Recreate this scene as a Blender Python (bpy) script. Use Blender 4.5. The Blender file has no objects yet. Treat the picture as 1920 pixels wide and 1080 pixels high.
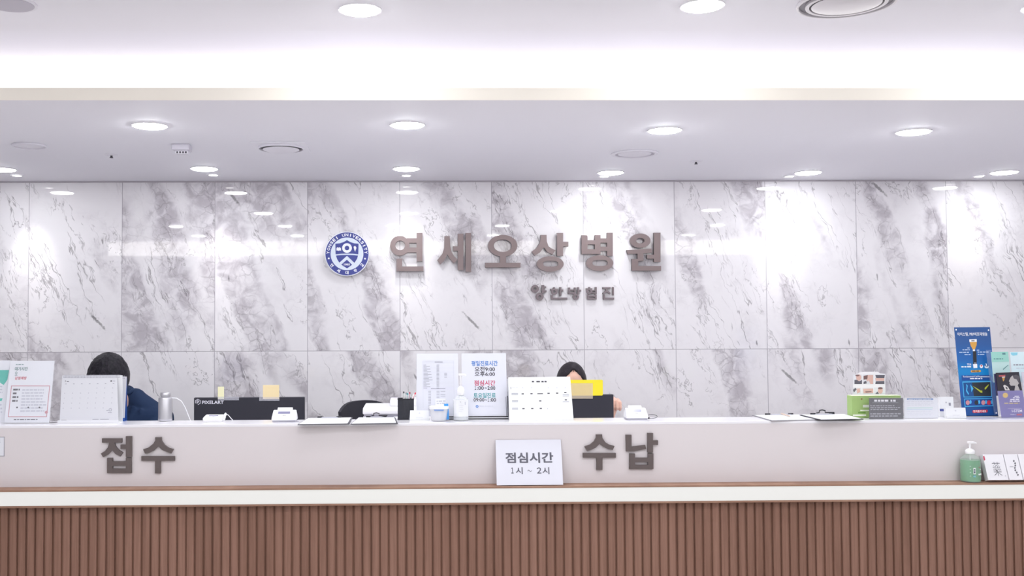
import bpy, bmesh, math, random
from mathutils import Vector, Matrix, noise as mnoise
SC = bpy.context.scene
COL = SC.collection
R = random.Random(7)

# ------------------------------------------------------------------ camera
F, CX, CY = 1912.0, 807.0, 545.0                  # focal length and principal point in pixels of the 1920x1080 frame
EYE = Vector((0, 0, 1.54))
YAW, PITCH, ROLL = math.radians(1.1), math.radians(1.98), 0.0043
FW = Vector((math.sin(YAW)*math.cos(PITCH), math.cos(YAW)*math.cos(PITCH), math.sin(PITCH)))
R0 = Vector((math.cos(YAW), -math.sin(YAW), 0)); U0 = R0.cross(FW)
RT = R0*math.cos(ROLL) - U0*math.sin(ROLL); UP = R0*math.sin(ROLL) + U0*math.cos(ROLL)
cam = bpy.data.cameras.new('camera'); cam.sensor_width = 36; cam.lens = 36*F/1920
cam.shift_x = (960-CX)/1920; cam.shift_y = (CY-540)/1920; cam.clip_start = .05
co = bpy.data.objects.new('camera', cam); COL.objects.link(co)
co.matrix_world = Matrix((( RT.x, UP.x, -FW.x, EYE.x), (RT.y, UP.y, -FW.y, EYE.y), (RT.z, UP.z, -FW.z, EYE.z), (0, 0, 0, 1)))
SC.camera = co

def ray(px, py): return (FW + RT*((px-CX)/F) + UP*((CY-py)/F))
def at(px, py, Y):
    d = ray(px, py); return EYE + d*((Y-EYE.y)/d.y)
def onz(px, py, Z):
    d = ray(px, py); return EYE + d*((Z-EYE.z)/d.z)

# ------------------------------------------------------------------ world, exposure, light levels
w = bpy.data.worlds.new('world'); SC.world = w; w.use_nodes = True
w.node_tree.nodes['Background'].inputs[0].default_value = (.95, .94, 1, 1)
w.node_tree.nodes['Background'].inputs[1].default_value = 0.0
SC.view_settings.view_transform = 'Standard'; SC.view_settings.look = 'None'
SC.view_settings.exposure = 0.75; SC.view_settings.gamma = 1; SC.view_settings.use_curve_mapping = False
SC.cycles.use_denoising = True
SC.cycles.max_bounces = 10; SC.cycles.diffuse_bounces = 6; SC.cycles.sample_clamp_indirect = 6
L_DOWN, L_COVE, L_STRIP, L_SPOT, L_LOBBY = 86.0, .58, .22, 10.5, 5.4
L_BACK = 40.0
L_COVE_REAR = 1.75
COOL = (.955, .985, 1.0)
DROP_Z, UPPER_Z = 2.475, 2.75
WALL_Y, LIP_Y, REAR_LIP_Y = 6.55, 4.2, -1.1
ROOM_X0, ROOM_X1, ROOM_Y0 = -4.6, 5.8, -4.0
# lamps of the lobby ceiling behind the viewpoint
for lx in (-2.8, -1.5, -.2, 1.1, 2.4, 3.7):
    for ly in (.9, 2.4, -.4):
        l = bpy.data.lights.new('lobby_downlight', 'AREA'); l.shape = 'DISK'; l.size = .16; l.energy = L_LOBBY; l.color = COOL
        o = bpy.data.objects.new('lobby_downlight', l); COL.objects.link(o); o.location = (lx, ly, UPPER_Z-.012)

# ------------------------------------------------------------------ colours and materials
def lin(c): return c/12.92 if c <= .04045 else ((c+.055)/1.055)**2.4
def rgb(r, g=None, b=None):
    if isinstance(r, str): r, g, b = (int(r[i:i+2], 16) for i in (0, 2, 4))
    return (lin(r/255), lin(g/255), lin(b/255), 1)
MATS = {}
def mat(name, col=None, rough=.5, metal=0., spec=.5, emit=None, estr=0., alpha=1., trans=0., ior=1.45, coat=0.):
    if name in MATS: return MATS[name]
    m = bpy.data.materials.new(name); m.use_nodes = True; p = m.node_tree.nodes['Principled BSDF']
    if isinstance(col, str): col = rgb(col)
    p.inputs['Base Color'].default_value = col; p.inputs['Roughness'].default_value = rough
    p.inputs['Metallic'].default_value = metal; p.inputs['Specular IOR Level'].default_value = spec
    p.inputs['IOR'].default_value = ior; p.inputs['Alpha'].default_value = alpha
    p.inputs['Transmission Weight'].default_value = trans; p.inputs['Coat Weight'].default_value = coat
    if emit: p.inputs['Emission Color'].default_value = (*emit[:3], 1); p.inputs['Emission Strength'].default_value = estr
    MATS[name] = m; return m
def prin(m): return m.node_tree.nodes['Principled BSDF']
class N:
    """small helper to write node maths"""
    def __init__(s, m): s.m = m; s.t = m.node_tree; s.L = s.t.links.new
    def n(s, typ, **k):
        x = s.t.nodes.new(typ)
        for a, b in k.items(): setattr(x, a, b)
        return x
    def put(s, sock, v):
        if hasattr(v, 'links') or hasattr(v, 'is_linked'): s.L(v, sock)
        else: sock.default_value = v
    def math(s, op, a, b=0., c=None, clamp=False):
        x = s.n('ShaderNodeMath', operation=op, use_clamp=clamp); s.put(x.inputs[0], a); s.put(x.inputs[1], b)
        if c is not None: s.put(x.inputs[2], c)
        return x.outputs[0]
    def comb(s, a, b, c=0.):
        x = s.n('ShaderNodeCombineXYZ'); s.put(x.inputs[0], a); s.put(x.inputs[1], b); s.put(x.inputs[2], c); return x.outputs[0]
    def noise(s, v, scale, detail=2., rough=.5, dist=0., dim='3D'):
        x = s.n('ShaderNodeTexNoise', noise_dimensions=dim); s.L(v, x.inputs['Vector'])
        x.inputs['Scale'].default_value = scale; x.inputs['Detail'].default_value = detail
        x.inputs['Roughness'].default_value = rough; x.inputs['Distortion'].default_value = dist
        return x.outputs['Fac']
    def rng(s, v, a, b, c=0., d=1.):
        x = s.n('ShaderNodeMapRange', interpolation_type='SMOOTHSTEP'); s.put(x.inputs[0], v)
        for i, k in enumerate((a, b, c, d)): x.inputs[i+1].default_value = k
        return x.outputs[0]
    def mix(s, f, a, b, mode='MIX'):
        x = s.n('ShaderNodeMix', data_type='RGBA', blend_type=mode); s.put(x.inputs[0], f); s.put(x.inputs[6], a); s.put(x.inputs[7], b)
        return x.outputs[2]
    def pos(s): return s.n('ShaderNodeNewGeometry').outputs['Position']
    def sep(s, v):
        x = s.n('ShaderNodeSeparateXYZ'); s.L(v, x.inputs[0]); return x.outputs

TILE_X0 = at(750, 560, WALL_Y).x; TILE_P = .5925; TILE_Z = at(770, 657.3, WALL_Y).z
FLAWS = [(183, 603, .014, .10, 46), (437, 369, .015, .09, 52), (885, 603, .014, .11, 46), (1646, 352, .015, .11, 43), (1480, 706, .014, .11, 42),
         (192, 452, .008, .03, 80), (429, 522, .007, .026, 85), (1645, 520, .008, .03, 85), (1419, 643, .008, .03, 80), (1592, 642, .008, .03, 80),
         (780, 708, .010, .05, 60), (860, 455, .008, .035, 75)]
def marble():
    m = mat('polished_marble_tile', (.8, .8, .8, 1), .02, ior=1.62); g = N(m); p = prin(m)
    P = g.pos(); x, y, z = g.sep(P)
    tx = g.math('DIVIDE', g.math('SUBTRACT', x, TILE_X0), TILE_P); ix = g.math('FLOOR', tx)
    iz = g.math('FLOOR', g.math('DIVIDE', g.math('SUBTRACT', z, TILE_Z), 1.2))
    wn = g.n('ShaderNodeTexWhiteNoise', noise_dimensions='3D'); g.L(g.comb(ix, iz, 3.7), wn.inputs['Vector'])
    r1, r2, r3 = g.sep(wn.outputs['Color'])
    qx = g.math('MULTIPLY_ADD', r1, 9., x); qz = g.math('MULTIPLY_ADD', r2, 9., z)
    q = g.comb(qx, r3, qz)
    warp = g.math('SUBTRACT', g.noise(q, 3.2, 4, .6), .5)
    warp2 = g.math('SUBTRACT', g.noise(q, 16., 4, .65), .5)
    a = g.math('ADD', g.math('MULTIPLY', qx, .934), g.math('MULTIPLY', qz, .358))
    s = g.math('SUBTRACT', g.math('MULTIPLY', qx, .358), g.math('MULTIPLY', qz, .934))
    aw = g.math('MULTIPLY_ADD', warp, .17, a); aw = g.math('MULTIPLY_ADD', warp2, .014, aw)
    band = g.rng(g.noise(g.comb(g.math('MULTIPLY', aw, 3.6), g.math('MULTIPLY', s, .62), r3), 1., 1.5, .5), .53, .62)
    mott = g.rng(g.noise(q, 10., 7, .58, .8), .34, .68)
    fine = g.rng(g.noise(q, 3.4, 7, .58, .4), .42, .72)
    grey = g.math('MULTIPLY', band, g.math('MULTIPLY_ADD', mott, .8, .25))
    grey = g.math('MULTIPLY_ADD', g.math('MULTIPLY', fine, mott), .30, grey, clamp=True)
    def vein(kx, ks, wdt, ms, lo, hi, seed):
        v = g.noise(g.comb(g.math('MULTIPLY', aw, kx), g.math('MULTIPLY', s, ks), g.math('ADD', r3, seed)), 1., 5, .62)
        v = g.rng(g.math('ABSOLUTE', g.math('SUBTRACT', v, .5)), 0., wdt, 1., 0.)
        mk = g.rng(g.noise(g.comb(g.math('MULTIPLY', a, ms), g.math('MULTIPLY', s, ms*.55), g.math('ADD', r2, seed+4)), 1., 4, .6), lo, hi)
        return g.math('MULTIPLY', v, mk)
    v1 = vein(3.4, .42, .0065, 2.2, .46, .56, 1.3); v2 = vein(6.5, 1.1, .011, 3.2, .50, .60, 7.7); v3 = vein(5., 2.6, .010, 4., .52, .62, 12.1)
    vv = g.math('MAXIMUM', v1, g.math('MAXIMUM', g.math('MULTIPLY', v2, .75), g.math('MULTIPLY', v3, .8)))
    vo = g.n('ShaderNodeTexVoronoi', feature='DISTANCE_TO_EDGE'); vo.inputs['Scale'].default_value = 15.
    wq = g.n('ShaderNodeVectorMath', operation='ADD'); g.L(q, wq.inputs[0]); g.L(g.comb(g.math('MULTIPLY', warp2, .09), 0., g.math('MULTIPLY', warp, .12)), wq.inputs[1]); g.L(wq.outputs[0], vo.inputs['Vector'])
    crk = g.math('MULTIPLY', g.rng(vo.outputs['Distance'], .0, .07, 1., 0.), g.math('MULTIPLY_ADD', band, .8, g.math('MULTIPLY', fine, .25)))
    crk = g.math('MULTIPLY', crk, g.rng(g.noise(q, 6., 3), .4, .6))
    col = g.mix(g.math('MULTIPLY', grey, .74), rgb('f2eff2'), rgb('aea7af'))
    col = g.mix(g.math('MULTIPLY', crk, .45), col, rgb('857c84'))
    col = g.mix(g.math('MULTIPLY', vv, .62), col, rgb('6b6268'))
    fl = None
    nz = g.math('MULTIPLY_ADD', g.noise(P, 55., 5, .7), 1.7, -.85)
    for px, py, wd, ln, ang in FLAWS:
        c = at(px, py, WALL_Y); mp = g.n('ShaderNodeMapping', vector_type='TEXTURE'); g.L(P, mp.inputs[0])
        mp.inputs['Location'].default_value = c; mp.inputs['Rotation'].default_value = (0, math.radians(ang), 0); mp.inputs['Scale'].default_value = (ln, .5, wd)
        le = g.n('ShaderNodeVectorMath', operation='LENGTH'); g.L(mp.outputs[0], le.inputs[0])
        k = g.rng(g.math('ADD', le.outputs['Value'], nz), .30, .85, 1., 0.)
        fl = k if fl is None else g.math('MAXIMUM', fl, k)
    col = g.mix(g.math('MULTIPLY', fl, .62), col, rgb('4b4547'))
    fx = g.math('FRACT', tx); dx = g.math('MULTIPLY', g.math('MINIMUM', fx, g.math('SUBTRACT', 1., fx)), TILE_P)
    dz = g.math('ABSOLUTE', g.math('SUBTRACT', z, TILE_Z))
    jt = g.rng(g.math('MINIMUM', dx, dz), .0012, .0030, 1., 0.)
    col = g.mix(g.math('MULTIPLY', jt, .7), col, rgb('8d8690'))
    g.L(col, p.inputs['Base Color'])
    bp = g.n('ShaderNodeBump'); bp.inputs['Strength'].default_value = .004; bp.inputs['Distance'].default_value = .02
    g.L(g.noise(P, 2.6, 2), bp.inputs['Height']); g.L(bp.outputs[0], p.inputs['Normal'])
    g.L(g.math('MULTIPLY_ADD', jt, .4, .02), p.inputs['Roughness'])
    return m
def wood(name, c1, c2, sx=60., sz=1.6):
    m = mat(name, (.3, .15, .1, 1), .55, spec=.3); g = N(m); p = prin(m)
    x, y, z = g.sep(g.pos())
    v = g.comb(g.math('MULTIPLY', x, sx), g.math('MULTIPLY', y, sx), g.math('MULTIPLY', z, sz))
    n1 = g.rng(g.noise(v, 1., 6, .65, .5), .3, .7); n2 = g.rng(g.noise(g.comb(g.math('MULTIPLY', x, 9.), y, g.math('MULTIPLY', z, .6)), 1., 3), .35, .65)
    col = g.mix(g.math('MULTIPLY_ADD', n1, .6, g.math('MULTIPLY', n2, .4)), rgb(c1), rgb(c2))
    g.L(col, p.inputs['Base Color']); return m

# ------------------------------------------------------------------ mesh helper
class Fr:
    """a placed frame: a along r, b along u, c along n = r x u"""
    def __init__(s, o, r=(1, 0, 0), u=(0, 0, 1)):
        s.o = Vector(o); s.r = Vector(r).normalized(); s.u = Vector(u).normalized(); s.n = s.r.cross(s.u)
    def p(s, a, b, c=0.): return s.o + s.r*a + s.u*b + s.n*c
    def uv(s, px, py):
        d = ray(px, py); t = (s.o-EYE).dot(s.n)/d.dot(s.n); q = EYE + d*t - s.o
        return q.dot(s.r), q.dot(s.u)
WORLD = Fr((0, 0, 0), (1, 0, 0), (0, 1, 0))
def leanfr(o, lean=0., turn=0.):
    """upright sheet facing the lobby, its top leaning back by lean degrees, turned about the vertical"""
    t, k = math.radians(lean), math.radians(turn)
    return Fr(o, (math.cos(k), math.sin(k), 0), Vector((-math.sin(k)*math.sin(t), math.cos(k)*math.sin(t), math.cos(t))))
TXT = {}
def glyphs(s, bold, res=3):
    k = (s, bold, res)
    if k not in TXT:
        c = bpy.data.curves.new('text', 'FONT'); c.body = s; c.size = 1; c.offset = bold; c.resolution_u = res
        o = bpy.data.objects.new('text', c); COL.objects.link(o); bpy.context.view_layer.update()
        me = bpy.data.meshes.new_from_object(o.evaluated_get(bpy.context.evaluated_depsgraph_get()))
        v = [(q.co.x, q.co.y) for q in me.vertices]; f = [tuple(p.vertices) for p in me.polygons]
        bpy.data.objects.remove(o); bpy.data.curves.remove(c); bpy.data.meshes.remove(me); TXT[k] = (v, f)
    return TXT[k]
class B:
    def __init__(s): s.v = []; s.f = []; s.m = []
    def add(s, vs, fs, m=0):
        k = len(s.v); s.v += [Vector(q) for q in vs]
        for f in fs: s.f.append(tuple(k+i for i in f)); s.m.append(m)
        return s
    def box(s, x0, x1, y0, y1, z0, z1, m=0, fr=WORLD):
        q = [fr.p(x, y, z) for x in (x0, x1) for y in (y0, y1) for z in (z0, z1)]
        return s.add(q, [(0, 1, 3, 2), (4, 6, 7, 5), (0, 4, 5, 1), (2, 3, 7, 6), (0, 2, 6, 4), (1, 5, 7, 3)], m)
    def prism(s, pts, c0, c1, fr, m=0, side=None):
        ar = sum(pts[i-1][0]*pts[i][1]-pts[i][0]*pts[i-1][1] for i in range(len(pts)))
        if ar < 0: pts = pts[::-1]
        n = len(pts); q = [fr.p(a, b, c1) for a, b in pts] + [fr.p(a, b, c0) for a, b in pts]
        s.add(q, [tuple(range(n)), tuple(range(2*n-1, n-1, -1))], m)
        k = len(s.v)-2*n
        for i in range(n):
            j = (i+1) % n; s.f.append((k+i, k+n+i, k+n+j, k+j)); s.m.append(m if side is None else side)
        return s
    def flat(s, pts, c, fr, m=0):
        ar = sum(pts[i-1][0]*pts[i][1]-pts[i][0]*pts[i-1][1] for i in range(len(pts)))
        if ar < 0: pts = pts[::-1]
        return s.add([fr.p(a, b, c) for a, b in pts], [tuple(range(len(pts)))], m)
    def rect(s, a0, a1, b0, b1, c, fr, m=0): return s.flat([(a0, b0), (a1, b0), (a1, b1), (a0, b1)], c, fr, m)
    def ring(s, ca, cb, ra, rb, ia, ib, c0, c1, fr, m=0, n=40, ica=None, icb=None, pw=1.):
        ica = ca if ica is None else ica; icb = cb if icb is None else icb
        def sp(v): return math.copysign(abs(v)**pw, v)
        o = [(ca+ra*math.cos(t), cb+rb*math.sin(t)) for t in (2*math.pi*i/n for i in range(n))]
        i_ = [(ica+ia*sp(math.cos(t)), icb+ib*sp(math.sin(t))) for t in (2*math.pi*i/n for i in range(n))]
        q = [fr.p(a, b, c1) for a, b in o] + [fr.p(a, b, c1) for a, b in i_] + [fr.p(a, b, c0) for a, b in o] + [fr.p(a, b, c0) for a, b in i_]
        fs = []
        for i in range(n):
            j = (i+1) % n
            fs += [(i, j, n+j, n+i), (i, 2*n+i, 2*n+j, j), (n+i, n+j, 3*n+j, 3*n+i), (2*n+i, 3*n+i, 3*n+j, 2*n+j)]
        return s.add(q, fs, m)
    def disc(s, ca, cb, r, c0, c1, fr, m=0, n=40, rb=None):
        return s.prism([(ca+r*math.cos(2*math.pi*i/n), cb+(rb or r)*math.sin(2*math.pi*i/n)) for i in range(n)], c0, c1, fr, m)
    def lathe(s, prof, o=(0, 0, 0), m=0, n=32, sx=1., sy=1.):
        o = Vector(o); k = len(s.v)
        for r, z in prof:
            for i in range(n):
                t = 2*math.pi*i/n; s.v.append(o+Vector((r*sx*math.cos(t), r*sy*math.sin(t), z)))
        for j in range(len(prof)-1):
            for i in range(n):
                i2 = (i+1) % n; s.f.append((k+j*n+i, k+j*n+i2, k+(j+1)*n+i2, k+(j+1)*n+i)); s.m.append(m)
        if prof[0][0] > 1e-6: s.f.append(tuple(k+i for i in range(n-1, -1, -1))); s.m.append(m)
        if prof[-1][0] > 1e-6: s.f.append(tuple(k+(len(prof)-1)*n+i for i in range(n))); s.m.append(m)
        return s
    def tube(s, path, r, n=8, m=0):
        path = [Vector(q) for q in path]; rr = r if isinstance(r, (list, tuple)) else [r]*len(path); k = len(s.v); ref = Vector((0.31, 0.17, .93))
        for i, q in enumerate(path):
            t = (path[min(i+1, len(path)-1)]-path[max(i-1, 0)]).normalized()
            x = t.cross(ref); x = x.normalized() if x.length > 1e-4 else Vector((1, 0, 0)); y = t.cross(x)
            for j in range(n):
                an = 2*math.pi*j/n; s.v.append(q+(x*math.cos(an)+y*math.sin(an))*rr[i])
        for i in range(len(path)-1):
            for j in range(n):
                j2 = (j+1) % n; s.f.append((k+i*n+j, k+i*n+j2, k+(i+1)*n+j2, k+(i+1)*n+j)); s.m.append(m)
        s.f.append(tuple(k+j for j in range(n-1, -1, -1))); s.m.append(m)
        s.f.append(tuple(k+(len(path)-1)*n+j for j in range(n))); s.m.append(m)
        return s
    def ball(s, c, r, m=0, nu=16, nv=10, fr=None):
        fr = fr or Fr(c, (1, 0, 0), (0, 1, 0)); r = r if isinstance(r, (tuple, list)) else (r, r, r); k = len(s.v); c = Vector(c)
        s.v.append(c-fr.n*r[2])
        for j in range(1, nv):
            t = math.pi*j/nv-math.pi/2
            for i in range(nu):
                a = 2*math.pi*i/nu; s.v.append(c+fr.r*(r[0]*math.cos(t)*math.cos(a))+fr.u*(r[1]*math.cos(t)*math.sin(a))+fr.n*(r[2]*math.sin(t)))
        s.v.append(c+fr.n*r[2]); e = len(s.v)-1
        for i in range(nu):
            i2 = (i+1) % nu; s.f.append((k, k+1+i2, k+1+i)); s.m.append(m)
            for j in range(nv-2):
                q = k+1+j*nu; s.f.append((q+i, q+i2, q+nu+i2, q+nu+i)); s.m.append(m)
            q = k+1+(nv-2)*nu; s.f.append((q+i, q+i2, e)); s.m.append(m)
        return s
    def capsule(s, p0, p1, r0, r1, n=14, m=0, flat=1.):
        p0, p1 = Vector(p0), Vector(p1); t = (p1-p0).normalized(); L = (p1-p0).length; ref = Vector((0, 0, 1)) if abs(t.z) < .9 else Vector((0, 1, 0))
        x = t.cross(ref).normalized(); y = t.cross(x); st = []
        for i in range(5): an = math.pi/2*(1-i/4); st.append((-r0*math.sin(an), max(r0*math.cos(an), 1e-4)))
        for i in range(5): an = math.pi/2*i/4; st.append((L+r1*math.sin(an), max(r1*math.cos(an), 1e-4)))
        k = len(s.v)
        for d, r in st:
            for j in range(n):
                an = 2*math.pi*j/n; s.v.append(p0+t*d+x*(r*math.cos(an))+y*(r*flat*math.sin(an)))
        for i in range(len(st)-1):
            for j in range(n):
                j2 = (j+1) % n; s.f.append((k+i*n+j, k+i*n+j2, k+(i+1)*n+j2, k+(i+1)*n+j)); s.m.append(m)
        s.f.append(tuple(k+j for j in range(n-1, -1, -1))); s.m.append(m)
        s.f.append(tuple(k+(len(st)-1)*n+j for j in range(n))); s.m.append(m)
        return s
    def text(s, body, fr, x0, y0, x1, y1, m=0, bold=.015, c=.0006, pix=True, keep=False):
        """lettering fitted into a box: pixel corners on the frame's plane, or frame coordinates"""
        fat = max(0., bold-.012); v, f = glyphs(body, min(bold, .012))
        if fat:
            v0, f0, n0 = v, f, len(v); v, f = [], []
            for k, (dx, dy) in enumerate(((0, 0), (fat, 0), (-fat, 0), (0, fat), (0, -fat))):
                f = f+[tuple(i+k*n0 for i in q) for q in f0]; v = v+[(q[0]+dx, q[1]+dy, k*2e-5) for q in v0]
        ax, bx = min(q[0] for q in v), max(q[0] for q in v); ay, by = min(q[1] for q in v), max(q[1] for q in v)
        if pix:
            mx, my = (x0+x1)/2, (y0+y1)/2
            a0 = fr.uv(x0, my)[0]; a1 = fr.uv(x1, my)[0]; b0 = fr.uv(mx, y1)[1]; b1 = fr.uv(mx, y0)[1]
        else: a0, b0, a1, b1 = x0, y0, x1, y1
        ka = (a1-a0)/(bx-ax); kb = (b1-b0)/(by-ay)
        if keep: ka = kb = min(ka, kb)
        ca, cb = (a0+a1)/2, (b0+b1)/2; mx, my = (ax+bx)/2, (ay+by)/2
        return s.add([fr.p(ca+(q[0]-mx)*ka, cb+(q[1]-my)*kb, c+(q[2] if len(q) > 2 else 0)) for q in v], f, m)
    def words(s, fr, x0, y0, x1, y1, rows, m=0, c=.0006, seed=1, full=.8, hgt=.45):
        """rows of small unreadable print inside a pixel box"""
        rr = random.Random(seed); a0, b1 = fr.uv(x0, y0); a1, b0 = fr.uv(x1, y1); dh = (b1-b0)/rows
        for i in range(rows):
            a = a0; top = b1-i*dh; end = a0+(a1-a0)*(full+(1-full)*rr.random())
            while a < end-.002:
                wl = min(rr.uniform(.006, .022), end-a); s.rect(a, a+wl, top-dh*hgt, top, c, fr, m); a += wl+.0035
        return s
    def pxrect(s, fr, x0, y0, x1, y1, c=.0005, m=0):
        mx, my = (x0+x1)/2, (y0+y1)/2
        return s.rect(fr.uv(x0, my)[0], fr.uv(x1, my)[0], fr.uv(mx, y1)[1], fr.uv(mx, y0)[1], c, fr, m)
    def pxpoly(s, fr, pts, c0, c1, m=0):
        q = [fr.uv(*p) for p in pts]
        return s.flat(q, c1, fr, m) if c0 is None else s.prism(q, c0, c1, fr, m)
    def build(s, name, mats, parent=None, bevel=0., smooth=False, seg=2, subdiv=0):
        root = parent
        while root is not None and root.parent is not None: root = root.parent
        off = root.location if root is not None else Vector((0, 0, 0))
        me = bpy.data.meshes.new(name); me.from_pydata([tuple(q-off) for q in s.v], [], s.f)
        mats = mats if isinstance(mats, (list, tuple)) else [mats]
        for k in mats: me.materials.append(k)
        me.polygons.foreach_set('material_index', s.m); me.update()
        if smooth:
            me.polygons.foreach_set('use_smooth', [True]*len(me.polygons)); me.set_sharp_from_angle(angle=math.radians(38))
        o = bpy.data.objects.new(name, me); COL.objects.link(o)
        if parent is not None: o.parent = parent
        if bevel:
            b = o.modifiers.new('bevel', 'BEVEL'); b.width = bevel; b.segments = seg; b.limit_method = 'ANGLE'; b.angle_limit = math.radians(40)
        if subdiv:
            b = o.modifiers.new('subdivision', 'SUBSURF'); b.levels = b.render_levels = subdiv
        return o
def tag(o, label, cat, group=None, kind=None):
    o['label'] = label; o['category'] = cat
    if group: o['group'] = group
    if kind: o['kind'] = kind
    return o
def thing(name, loc, label, cat, group=None):
    o = bpy.data.objects.new(name, None); COL.objects.link(o); o.location = loc; o.empty_display_size = .05
    return tag(o, label, cat, group)
def struct(name, b, m, **k):
    o = b.build(name, m, **k); o['kind'] = 'structure'; return o
def clone(root, loc, label, group=None):
    r = root.copy(); COL.objects.link(r); r.location = loc; r['label'] = label
    if group: r['group'] = group
    for ch in list(root.children):
        c = ch.copy(); COL.objects.link(c); c.parent = r
        for gch in list(ch.children):
            d = gch.copy(); COL.objects.link(d); d.parent = c
    return r

# ------------------------------------------------------------------ room shell
M_CEIL = mat('ceiling_paint', rgb('edebf2'), .7, spec=.2)
M_WALL = mat('wall_paint', rgb('e8e8ea'), .7, spec=.2)
M_FLOOR = mat('floor_tile', rgb('dcd6d3'), .25)
def floor_nodes():
    g = N(M_FLOOR); x, y, z = g.sep(g.pos())
    fx = g.math('PINGPONG', x, .3); fy = g.math('PINGPONG', y, .3)
    j = g.rng(g.math('MINIMUM', fx, fy), .001, .003, 1., 0.)
    c = g.mix(g.rng(g.noise(g.pos(), 3., 6), .3, .7), rgb('e2dfdc'), rgb('d8d5d2')); c = g.mix(j, c, rgb('9c9694'))
    g.L(c, prin(M_FLOOR).inputs['Base Color'])
floor_nodes()
struct('floor', B().box(ROOM_X0, ROOM_X1, ROOM_Y0, WALL_Y, -.1, 0), M_FLOOR)
struct('wall_back', B().box(ROOM_X0, ROOM_X1, WALL_Y, WALL_Y+.12, 0, 2.9), marble())
struct('wall_left', B().box(ROOM_X0-.12, ROOM_X0, ROOM_Y0, WALL_Y+.12, 0, 2.9), M_WALL)
struct('wall_right', B().box(ROOM_X1, ROOM_X1+.12, ROOM_Y0, WALL_Y+.12, 0, 2.9), M_WALL)
struct('wall_front', B().box(ROOM_X0, ROOM_X1, ROOM_Y0-.12, ROOM_Y0, 0, 2.9), M_WALL)
struct('ceiling', B().box(ROOM_X0, ROOM_X1, ROOM_Y0, WALL_Y, UPPER_Z, UPPER_Z+.1), M_CEIL)
# dropped ceilings with a shallow fascia lip that hides the foot of the light slot
struct('ceiling_dropped', B().box(ROOM_X0, ROOM_X1, LIP_Y, WALL_Y, DROP_Z, DROP_Z+.052), M_CEIL)
struct('ceiling_dropped_front', B().box(ROOM_X0, ROOM_X1, ROOM_Y0, REAR_LIP_Y, DROP_Z, DROP_Z+.052), M_CEIL)
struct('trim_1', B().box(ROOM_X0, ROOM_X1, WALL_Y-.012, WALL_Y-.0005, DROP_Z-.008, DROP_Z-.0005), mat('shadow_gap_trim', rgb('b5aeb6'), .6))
struct('fascia_warmth_strip', B().box(ROOM_X0, ROOM_X1, LIP_Y-.004, LIP_Y-.0005, DROP_Z+.0005, DROP_Z+.0515), mat('painted_cove_warmth', rgb('f3ede2'), .6))  # strip added over the lip; its cream colour stands in for warm cove light
M_COVE = mat('cove_diffuser', rgb('fffdf6'), .6, emit=(1.0, .985, .945), estr=L_COVE)
M_COVE2 = mat('cove_diffuser_rear', rgb('fffdf6'), .6, emit=(1.0, .985, .945), estr=L_COVE_REAR)
def cove(y, face, label):
    t = thing('cove_light', (0, y, DROP_Z+.052), label, 'light', 'cove lights along the dropped ceilings')
    b = B().box(ROOM_X0+.3, ROOM_X1-.3, y, y+.02*face, DROP_Z+.0525, UPPER_Z-.001)
    b.build('diffuser', M_COVE if face > 0 else M_COVE2, t)
    k = y+.021*face
    B().box(ROOM_X0+.3, ROOM_X1-.3, min(k, k+.02*face), max(k, k+.02*face), DROP_Z+.0525, UPPER_Z-.001).build('backing', M_CEIL, t)
cove(4.55, 1, 'long glowing white cove light slot above the dropped ceiling edge')
cove(-1.45, -1, 'cove light slot facing the marble wall, seen only as its pale reflection')

# ------------------------------------------------------------------ downlights
M_TRIM = mat('white_trim', rgb('efedf2'), .4)
M_DIFF = mat('downlight_diffuser', rgb('ffffff'), .5, emit=COOL, estr=L_DOWN)
M_DIFF2 = mat('downlight_diffuser_dim', rgb('ffffff'), .5, emit=COOL, estr=L_BACK)
def downlight(p, r, label, group, dm=M_DIFF):
    t = thing('downlight', p, label, 'light', group); f = Fr(p, (1, 0, 0), (0, -1, 0))   # n points down
    B().ring(0, 0, r+.006, r+.006, r-.004, r-.004, 0, .005, f, n=40).build('trim_ring', M_TRIM, t, smooth=True)
    b = B()
    prof = [(r*k, .004+.010*math.sqrt(max(0, 1-k*k))) for k in (1, .93, .75, .45, .01)]
    for i in range(len(prof)): prof[i] = (prof[i][0], -prof[i][1])
    b.lathe(prof[::-1], p, n=32).build('diffuser', dm, t, smooth=True)
    return t
G1 = 'front row of downlights in the dropped ceiling'; G2 = 'back row of downlights in the dropped ceiling'; G3 = 'downlights in the upper ceiling'
FRONT = [(281, 235, 'front-row downlight beside the boxy white sensor'), (764, 233.5, 'front-row downlight over the blue seal and sign start, between the two air outlets'),
         (1246, 243.5, 'front-row downlight just in front of the round ceiling speaker'), (1713, 246.5, 'front-row downlight above the blue standing banner')]
d0 = None
for px, py, lb in FRONT:
    p = onz(px, py, DROP_Z)
    if d0 is None: d0 = downlight(p, .077, lb, G1)
    else: clone(d0, p, lb, G1)
BACK = [(4, 317), (383, 315.5), (762, 315.5), (1145, 323), (1515, 323), (1883, 322.5)]
ORD = ['first', 'second', 'third', 'fourth', 'fifth', 'sixth']
for i, (px, py) in enumerate(BACK):
    lb = ORD[i]+' downlight along the back row near the marble wall, counted from the calendar end'; p = onz(px, py, DROP_Z)
    if i == 0: d1 = downlight(p, .077, lb, G2, M_DIFF2)
    else: clone(d1, p, lb, G2)
for px, py, lb in ((675, 17.5, 'upper ceiling downlight above the blue seal, over the cove slot'), (1317, 10, 'upper ceiling downlight beside the large round air vent'),
                   (1960, 12, 'upper ceiling downlight cut off at the picture edge beyond the round vent')):
    clone(d1, onz(px, py, UPPER_Z), lb, G3)
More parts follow.
